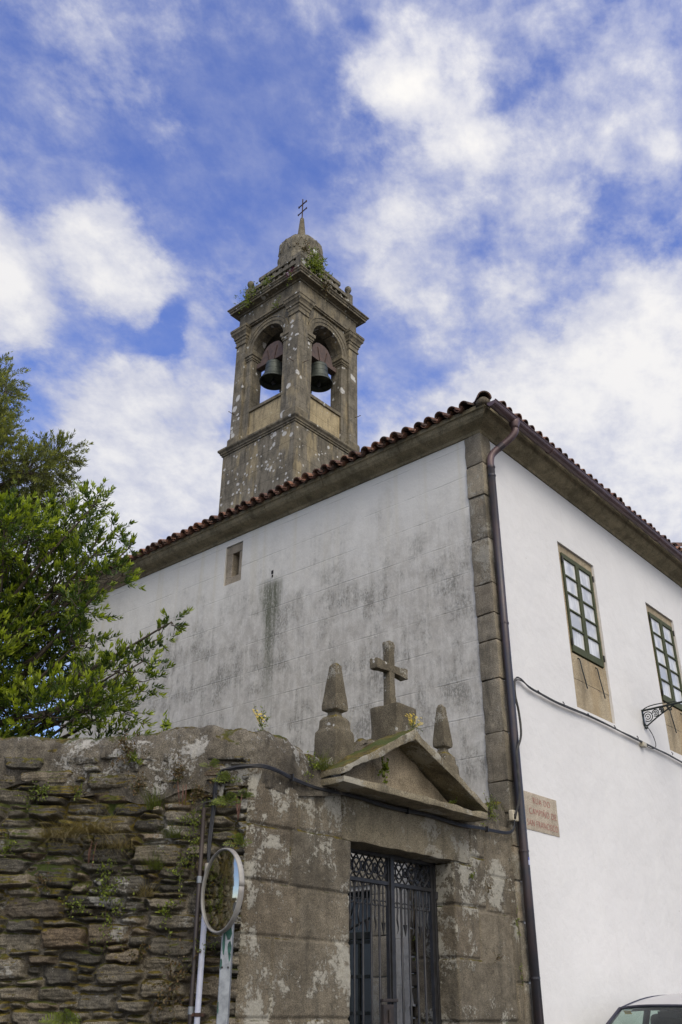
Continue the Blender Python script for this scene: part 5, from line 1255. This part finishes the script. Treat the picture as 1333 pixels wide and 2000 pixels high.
# on the rubble wall
weed(rp(1.07, 3.50, .06), N3, 130, .075, .03, .011, 'weed_red', 'bushy brown green weed hanging on the coping of the rubble wall', 'weed', sz=1.2)
weed(rp(1.00, 3.43, .07), N3, 16, .025, .045, .018, 'weed', 'bright green sprig under the bushy weed on the coping', 'weed')
tuft(rp(.80, 3.02), N3, 40, .24, .004, .35, 'grass', .22, .03, 'upright green grass tuft in the rubble joints left of the brown conduit', 'grass')
tuft(rp(1.32, 2.84), N3, 130, .36, .0035, 1.4, 'straw', .9, .10, 'large drooping clump of dry straw coloured grass on the rubble wall', 'dry grass', 'dry_grass')
tuft(rp(1.55, 2.80), N3, 80, .30, .0035, 1.5, 'straw', .8, .08, 'smaller dry grass clump spilling at the far left of the rubble wall', 'dry grass', 'dry_grass')
tuft(rp(.80, 2.36), N3, 40, .20, .0035, .9, 'straw', .3, .03, 'thin pale grass hanging midway up the rubble wall above the fern', 'dry grass', 'dry_grass')
tuft(rp(.74, 2.56), N3, 36, .20, .004, .5, 'grass', .3, .04, 'green grass sprouting beside a squared stone in mid rubble wall', 'grass')
weed(rp(.44, 3.13), N3, 90, .06, .024, .012, 'weed_red', 'brownish weed cluster just left of the top of the brown conduit', 'weed')
weed(rp(.47, 2.93), N3, 100, .065, .02, .010, 'weed', 'yellow green weed mat hanging left of the brown conduit top', 'weed', sz=1.4)
weed(rp(.44, 2.72), N3, 80, .05, .02, .010, 'weed', 'narrow weed strip hanging along the brown conduit lower down', 'weed', sz=1.8)
weed(rp(.62, 3.30), N3, 90, .06, .022, .011, 'weed_red', 'reddish weeds under the coping where the cables turn down', 'weed')
fern(rp(.20, 3.24, .06), N3, 10, .12, 'weed', 'fern growing under the bend of the black cables')
fern(rp(.19, 3.06, .05), N3, 11, .13, 'weed', 'pale green fern right of the cables above the white conduit')
fern(rp(.06, 3.12, .04), N3, 8, .10, 'weed', 'fern on the wall corner just below the horizontal cables')
fern(rp(.08, 2.74, .05), N3, 9, .12, 'weed', 'bright yellow green fern at the upper right rim of the mirror')
fern(rp(.36, 3.36, .06), N3, 8, .09, 'weed', 'small fern on the coping edge above the cable bend')
fern(rp(1.30, 1.50, .06), N3, 12, .15, 'weed', 'large bright green fern low on the rubble wall at the bottom left')
weed(rp(.53, 1.75), N3, 170, .085, .024, .013, 'weed_red', 'reddish bushy weed low on the wall beside the brown conduit', 'weed', sz=1.3)
weed(rp(1.10, 2.44), N3, 120, .13, .020, .016, 'weed', 'round leaved creeping weed spread across the middle of the rubble wall', 'weed', sz=.8)
weed(rp(1.02, 2.22), N3, 80, .09, .017, .014, 'weed', 'trailing round leaved weed hanging below the creeping patch', 'weed', sz=1.2)
weed(rp(1.35, 2.30), N3, 60, .08, .016, .013, 'weed', 'sparse creeping weed left of the round leaved patch', 'weed', sz=.5)
weed(rp(.62, 2.25), N3, 60, .05, .024, .013, 'weed', 'bright weed tuft in a joint left of the mirror', 'weed')
weed(rp(1.45, 3.13), N3, 40, .04, .022, .010, 'weed', 'tiny green rosette on a mossy ledge at the upper left', 'weed')
weed(rp(1.95, 2.72), N3, 60, .05, .02, .013, 'weed', 'dark leafy weed at the extreme left edge of the rubble wall', 'weed')
weed(rp(.30, 2.0), N3, 50, .05, .022, .012, 'weed', 'little weed in the joint between the white conduit and the mirror post', 'weed')
weed(rp(.95, 3.20), N3, 80, .07, .022, .011, 'weed_red', 'brownish weed patch under the coping above the upright grass tuft', 'weed', sz=.8)
weed(rp(1.75, 3.15), N3, 80, .08, .022, .011, 'weed', 'green weed patch at the top left of the rubble wall near the frame edge', 'weed', sz=.7)
tuft(rp(1.05, 2.72), N3, 60, .26, .0035, 1.3, 'straw', .7, .07, 'dry grass hanging right of the largest dry clump', 'dry grass', 'dry_grass')
tuft(rp(.62, 2.80), N3, 36, .18, .004, .6, 'grass', .35, .04, 'green grass between the squared stone and the brown conduit', 'grass')
weed(rp(.55, 2.55), N3, 70, .07, .020, .011, 'weed', 'yellow green weed hanging half way down the brown conduit', 'weed', sz=1.5)
weed(rp(1.60, 2.45), N3, 60, .07, .020, .012, 'weed_red', 'reddish weed at the left edge midway up the rubble wall', 'weed')
weed(rp(.80, 1.95), N3, 50, .06, .020, .012, 'weed_red', 'brownish weed in the lower joints above the big low weed', 'weed', sz=.7)
def stalks(s, z, n, label):
    t = thing('wall_pennywort', rp(s, z), label, 'weed', 'reddish flower stalks on the rubble wall'); mb = MB(); nr = Vector(N3)
    for i in range(n):
        b = Vector(rp(s+random.uniform(-.05, .05), z+random.uniform(-.02, .02))); h = random.uniform(.12, .2); sw_ = pu*random.uniform(-.03, .03)
        mb.tube([b, b+nr*.03+Zv*h*.5+sw_*.4, b+nr*.035+Zv*h+sw_], [.0025, .006, .003], 5)
    mb.build('flower_stalks', MT['iron_rust'] if False else 'stalk', t)
MT['stalk'] = plain('reddish_stalks', (.17, .085, .06), .8, 0, .3, 40, .3)
stalks(1.28, 2.60, 3, 'reddish flower stalks standing from the joints of the rubble wall centre')
stalks(.10, 2.95, 3, 'reddish flower stalks by the wall corner above the mirror')
stalks(.55, 3.05, 3, 'reddish flower stalks left of the brown conduit among weeds')
weed(rp(.80, 3.74, -.15), (0, 0, 1.), 40, .05, .05, .018, 'leaf', 'leafy green sprout standing on top of the coping before the grey wall', 'weed', sz=1.6)
weed(tuple(RP(-.02, 3.76, -.16)), (0, 0, 1.), 70, .06, .022, .010, 'weed', 'yellow flowered weed on top of the coping left of the obelisk', 'flower', 'yellow_flowers', None, 1.0, 'yellow', 16, .10, .013)
tuft((-3.27, -.06, 3.48), (-.3, -.5, .6), 60, .22, .005, .7, 'grass', .4, .05, 'thick green grass tuft where the coping meets the left end of the pediment', 'grass')
weed((-3.40, -.06, 3.46), (-.3, -.6, .5), 60, .06, .02, .011, 'weed', 'low weeds beside the grass tuft at the left pediment end', 'weed')
weed((-2.45, -.10, 3.62), (0, -1., .2), 60, .05, .032, .024, 'weed', 'ivy like weed climbing in the middle of the pediment triangle', 'weed', sz=1.3)
weed((-2.43, -.08, 3.80), (0, -1., .2), 24, .03, .024, .018, 'weed', 'few small leaves high in the pediment triangle', 'weed', sz=1.4)
weed((-1.35, -.10, 3.44), (0, -1., .4), 40, .04, .026, .014, 'weed', 'small weed on the pediment ledge near its right end', 'weed')
weed((-2.17, -.26, 4.06), (0, -.6, .8), 50, .06, .016, .008, 'weed', 'yellow flowers growing at the peak of the pediment under the cross', 'flower', 'yellow_flowers', None, .6, 'yellow', 26, .09, .013)
tuft((-1.82, .15, 3.98), (0, -.3, 1.), 40, .36, .003, .45, 'straw', .22, .10, 'thin dry grass stems growing behind the cross pedestal', 'dry grass', 'dry_grass')
tuft((-2.55, .30, 3.88), (0, -.3, 1.), 26, .40, .003, .45, 'straw', .25, .10, 'thin dry grass stems between the left obelisk and the cross', 'dry grass', 'dry_grass')
tuft((-.75, .1, 3.56), (0, -.4, .8), 30, .22, .003, .6, 'straw', .3, .05, 'dry grass wisps right of the half hidden obelisk', 'dry grass', 'dry_grass')
weed((-.55, -.06, 3.46), (0, -.7, .6), 120, .08, .02, .010, 'weed', 'yellow green weeds at the right end of the pediment by the corner stones', 'weed', sz=.9)
tuft((-.35, .0, 3.58), (0, -.5, .8), 40, .16, .004, .6, 'grass', .4, .07, 'grass on the sloping mortar beside the corner stones', 'grass')
weed((-.92, -.03, 2.80), (0, -1., .2), 40, .03, .018, .009, 'weed', 'little weed in the block joint right of the lintel', 'weed', sz=1.2)
weed((-.62, -.03, 2.72), (0, -1., .2), 26, .025, .018, .009, 'weed_red', 'reddish tuft in a joint of the right gate pier', 'weed')
weed((-.10, -.03, 2.45), (0, -1., .2), 40, .02, .016, .009, 'weed', 'weeds in the upright joint beside the downpipe, upper clump', 'weed', sz=4)
weed((-.10, -.03, 1.95), (0, -1., .2), 36, .02, .016, .009, 'weed', 'weeds in the upright joint beside the downpipe, lower clump', 'weed', sz=4)
weed((-.55, -.03, 2.05), (0, -1., .2), 36, .045, .013, .008, 'weed_red', 'row of red stonecrop along a joint of the right gate pier', 'stonecrop', 'stonecrop', sz=.35)
weed((-.12, 1.16, 2.22), (-1., 0, .1), 90, .10, .026, .014, 'weed', 'dark weeds on the courtyard stones seen between the gate bars', 'weed', sz=1.5)
weed((-.12, 1.05, 1.72), (-1., 0, .1), 40, .05, .026, .014, 'weed', 'small bright weed low behind the gate bars', 'weed')
# on the tower
weed((10.38, 13.26, 27.70), (0, -1., .5), 380, .26, .11, .04, 'weed', 'large yellow green plant on the cornice at the right of the tower corner', 'weed', 'tower_plant', sz=.9)
weed((9.95, 13.40, 28.35), (0, -1., .6), 80, .16, .08, .03, 'weed_red', 'orange tinged plant above the tower corner', 'weed', 'tower_plant')
weed((10.95, 13.10, 26.98), (0, -1., .1), 60, .16, .08, .035, 'weed_red', 'yellowing plant hanging under the right cornice of the tower', 'weed', 'tower_plant', sz=1.4)
weed((9.44, 13.62, 26.8), (-1., 0, .1), 26, .10, .07, .025, 'weed', 'pink flowered plant hanging from the cornice at the tower corner', 'flower', 'pink_valerian', None, 2.2, 'pink', 14, .34, .07)
weed((9.46, 15.95, 26.95), (-1., 0, .1), 150, .24, .08, .03, 'weed', 'yellow green plant hanging from the left cornice of the tower', 'weed', 'tower_plant', sz=1.2)
weed((9.80, 14.6, 26.15), (-1., 0, .1), 50, .12, .06, .025, 'weed', 'small plant on the moulding above the left belfry arch', 'weed', 'tower_plant')
weed((9.55, 14.9, 27.35), (-1., 0, .4), 70, .16, .07, .03, 'weed', 'low plant along the left balustrade of the tower', 'weed', 'tower_plant', sz=.6)

# ------------------------------------------------------------------ parked car
CX, CY = 1.72, -1.05; CZ = float(zg(np.array(CX), 0))+.03; pit = math.atan(.085)
CR = thing('parked_car', (CX, CY, CZ), 'silver hatchback parked along the white wall, seen from the front', 'car')
CR.rotation_euler = (0, -pit, 0)
LEN = 3.9; HWD = .83
def carpart(mb, name, mat, par=None, **k):
    o = mb.build(name, mat, None, **k); o.parent = par or CR; return o
# local axes: x towards the tail (+), nose at -1.95
def hull(x):          # half width, sill z, belt z along the body
    t = (x+1.95)/3.9
    w = HWD*(1-.16*abs(2*t-1)**4); belt = np.interp(x, [-1.95, -1.85, -1.1, -.85, 1.5, 1.85, 1.95], [.62, .70, .88, .95, 1.0, .96, .7]); return w, .22, belt
mb = MB(); secs = []
for x in np.concatenate([[-1.95], np.linspace(-1.9, 1.9, 24), [1.95]]):
    w, s, b = hull(x); secs.append([(x, -w*.93, s), (x, -w, s+.15), (x, -w, .58), (x, -w*.97, b-.06), (x, -w*.90, b), (x, 0, b+.015), (x, w*.90, b), (x, w*.97, b-.06), (x, w, .58), (x, w, s+.15), (x, w*.93, s)])
mb.sweep(secs); carpart(mb, 'body', 'car', smooth=True)
# roof skin
RXs = np.linspace(-.42, 1.35, 14); P = []
def roofz(x, y, hw): t = (x+.42)/1.77; return 1.375+.075*math.sin(math.pi*min(1, .12+.75*t))**1.0-.03-.035*(abs(y)/hw)**3
for x in RXs:
    hw = np.interp(x, [-.42, .4, 1.35], [.57, .595, .54]); P.append([(x-.05*(1-(y/hw)**2)*(x < -.3), y, roofz(x, y, hw)) for y in np.linspace(-hw, hw, 15)])
P = np.array(P); mb = MB(); mb.grid(P); lo = P.copy(); lo[:, :, 2] -= .025; mb.grid(lo); ro = carpart(mb, 'roof', 'car', smooth=True, fix=False)
def edge(i): return [Vector(p) for p in P[i]]
front = edge(0); rear = edge(-1)
wb = [(-1.02, y, .945+.03*(1-(y/.70)**2)) for y in np.linspace(-.70, .70, 15)]
G = np.array([[np.array(front[j])*(1-t)+np.array(wb[j])*t+np.array([-.05*math.sin(math.pi*t), 0, .02*math.sin(math.pi*t)]) for j in range(15)] for t in np.linspace(0, 1, 10)])
ws = MB(); ws.grid(G); carpart(ws, 'windscreen', 'glass', smooth=True, fix=False)
rb_ = [(1.78, y, .98) for y in np.linspace(-.66, .66, 15)]
G2 = np.array([[np.array(rear[j])*(1-t)+np.array(rb_[j])*t+np.array([.05*math.sin(math.pi*t), 0, 0]) for j in range(15)] for t in np.linspace(0, 1, 6)])
rw = MB(); rw.grid(G2); carpart(rw, 'rear_window', 'glass', smooth=True, fix=False)
for s in (-1, 1):
    j = 0 if s < 0 else 14
    mb = MB(); mb.tube([G[0][j], G[5][j], G[9][j]+np.array([0, s*.02, -.03])], [.022, .026, .04], 8); carpart(mb, 'front_pillar', 'trim', smooth=True)
    mb = MB(); mb.tube([G2[0][j], G2[3][j], G2[5][j]], [.05, .07, .09], 8); carpart(mb, 'rear_pillar', 'car', smooth=True)
    mb = MB(); mb.tube([P[6][j]+np.array([0, 0, -.01]), np.array([.42, s*.73, 1.0])], .04, 8); carpart(mb, 'door_pillar', 'trim', smooth=True)
    sg = MB(); q = np.array([[P[i][j]*(1-t)+np.array([np.interp(P[i][j][0], [-.42, 1.35], [-.95, 1.7]), s*.735, .985])*t for t in (0, .5, 1)] for i in range(14)]); sg.grid(q); carpart(sg, 'side_window', 'glass', smooth=True, fix=False)
    mb = MB(); mb.tube([p+np.array([0, s*.012, .0]) for p in P[:, j]], .010, 6); carpart(mb, 'roof_rail', 'trim', smooth=True)
    mb = MB(); mb.obox((-.72, s*.86, 1.0), (.06, 0, 0), (0, .09, 0), (0, 0, .065)); carpart(mb, 'door_mirror', 'car', bevel=.03, seg=3)
    mb = MB(); mb.obox((-.1, s*.795, .80), (.06, 0, 0), (0, .02, 0), (0, 0, .012)); mb.obox((.85, s*.80, .82), (.06, 0, 0), (0, .02, 0), (0, 0, .012)); carpart(mb, 'door_handle', 'trim', bevel=.005)
    mb = MB(); mb.lathe((0, 0, 0), [(0, -.03), (.12, -.03), (.15, .0), (.12, .03), (0, .03)], 18); hl = carpart(mb, 'headlight', 'lampglass', smooth=True); hl.location = (-1.86, s*.60, .66); hl.rotation_euler = (0, R(90), 0)
    mb = MB(); mb.obox((1.92, s*.66, .82), (.03, 0, 0), (0, .09, 0), (0, 0, .14)); carpart(mb, 'tail_light', 'redlens', bevel=.02)
    for xw in (-1.22, 1.20):
        wl = bpy.data.objects.new('wheel', None); COL.objects.link(wl); wl.parent = CR; wl.location = (xw, s*.74, .29); wl.rotation_euler = (R(90)*-s, 0, 0)
        MB().lathe((0, 0, 0), [(.19, -.09), (.27, -.09), (.29, -.06), (.29, .06), (.27, .09), (.19, .09)], 28).build('tyre', 'rubber', None, smooth=True).parent = wl
        m2 = MB(); m2.lathe((0, 0, 0), [(0, .07), (.05, .075), (.06, .05), (.17, .06), (.195, .085), (.195, -.02), (0, -.02)], 20); m2.build('wheel_rim', 'rimsilver', None).parent = wl
    mb = MB(); mb.obox((-.0, s*.36, .62), (.26, 0, 0), (0, .25, 0), (0, 0, .12)); mb.obox((.30, s*.36, .88), (.07, 0, .0), (0, .24, 0), (.10, 0, .34)); st_ = carpart(mb, 'front_seat', 'seat', bevel=.05, seg=3)
    mb = MB(); mb.obox((.43, s*.36, 1.245), (.045, 0, 0), (0, .13, 0), (.01, 0, .085)); h_ = carpart(mb, 'headrest', 'seat', st_, bevel=.035, seg=3)
    mb = MB(); mb.obox((-.27, s*.30, 1.33), (.09, 0, 0), (0, .17, 0), (-.03, 0, .006)); carpart(mb, 'sun_visor', 'seat')
mb = MB(); mb.tube([G[0][i]+np.array([-.004, 0, .0]) for i in range(15)], .016, 6); carpart(mb, 'windscreen_seal', 'trim')
mb = MB(); q = P.copy(); q[:, :, 2] -= .045; q = q[:, 1:-1]; mb.grid(q); carpart(mb, 'headliner', 'seat', fix=False)
mb = MB(); mb.obox((-.42, .03, 1.285), (.012, 0, 0), (0, .115, 0), (-.004, 0, .032)); mb.tube([(-.42, .03, 1.30), (-.40, .03, 1.345)], .01, 6); carpart(mb, 'rear_view_mirror', 'rubber', bevel=.008)
mb = MB(); mb.obox((-.43, .485, 1.305), (.002, 0, .0), (0, .04, 0), (.012, 0, -.018)); carpart(mb, 'windscreen_tag', 'yellow_tag')
mb = MB(); mb.obox((1.05, 0, .75), (.3, 0, 0), (0, .62, 0), (0, 0, .1)); mb.obox((1.35, 0, 1.0), (.07, 0, 0), (0, .62, 0), (.06, 0, .2)); carpart(mb, 'rear_seat', 'seat', bevel=.05)
mb = MB(); mb.obox((-.95, 0, .88), (.22, 0, 0), (0, .66, 0), (0, 0, .06)); mb.tube([(-.48+.06*math.sin(a)*.3, -.36+.18*math.cos(a), .92+.18*math.sin(a)) for a in np.linspace(0, 6.283, 24)], .016, 6, caps=False); carpart(mb, 'dashboard', 'trim')
mb = MB(); mb.obox((-1.93, 0, .42), (.06, 0, 0), (0, .72, 0), (0, 0, .09)); carpart(mb, 'front_bumper', 'car', bevel=.03)
mb = MB(); mb.obox((-1.93, 0, .63), (.03, 0, 0), (0, .36, 0), (0, 0, .05)); carpart(mb, 'grille', 'rubber', bevel=.01)
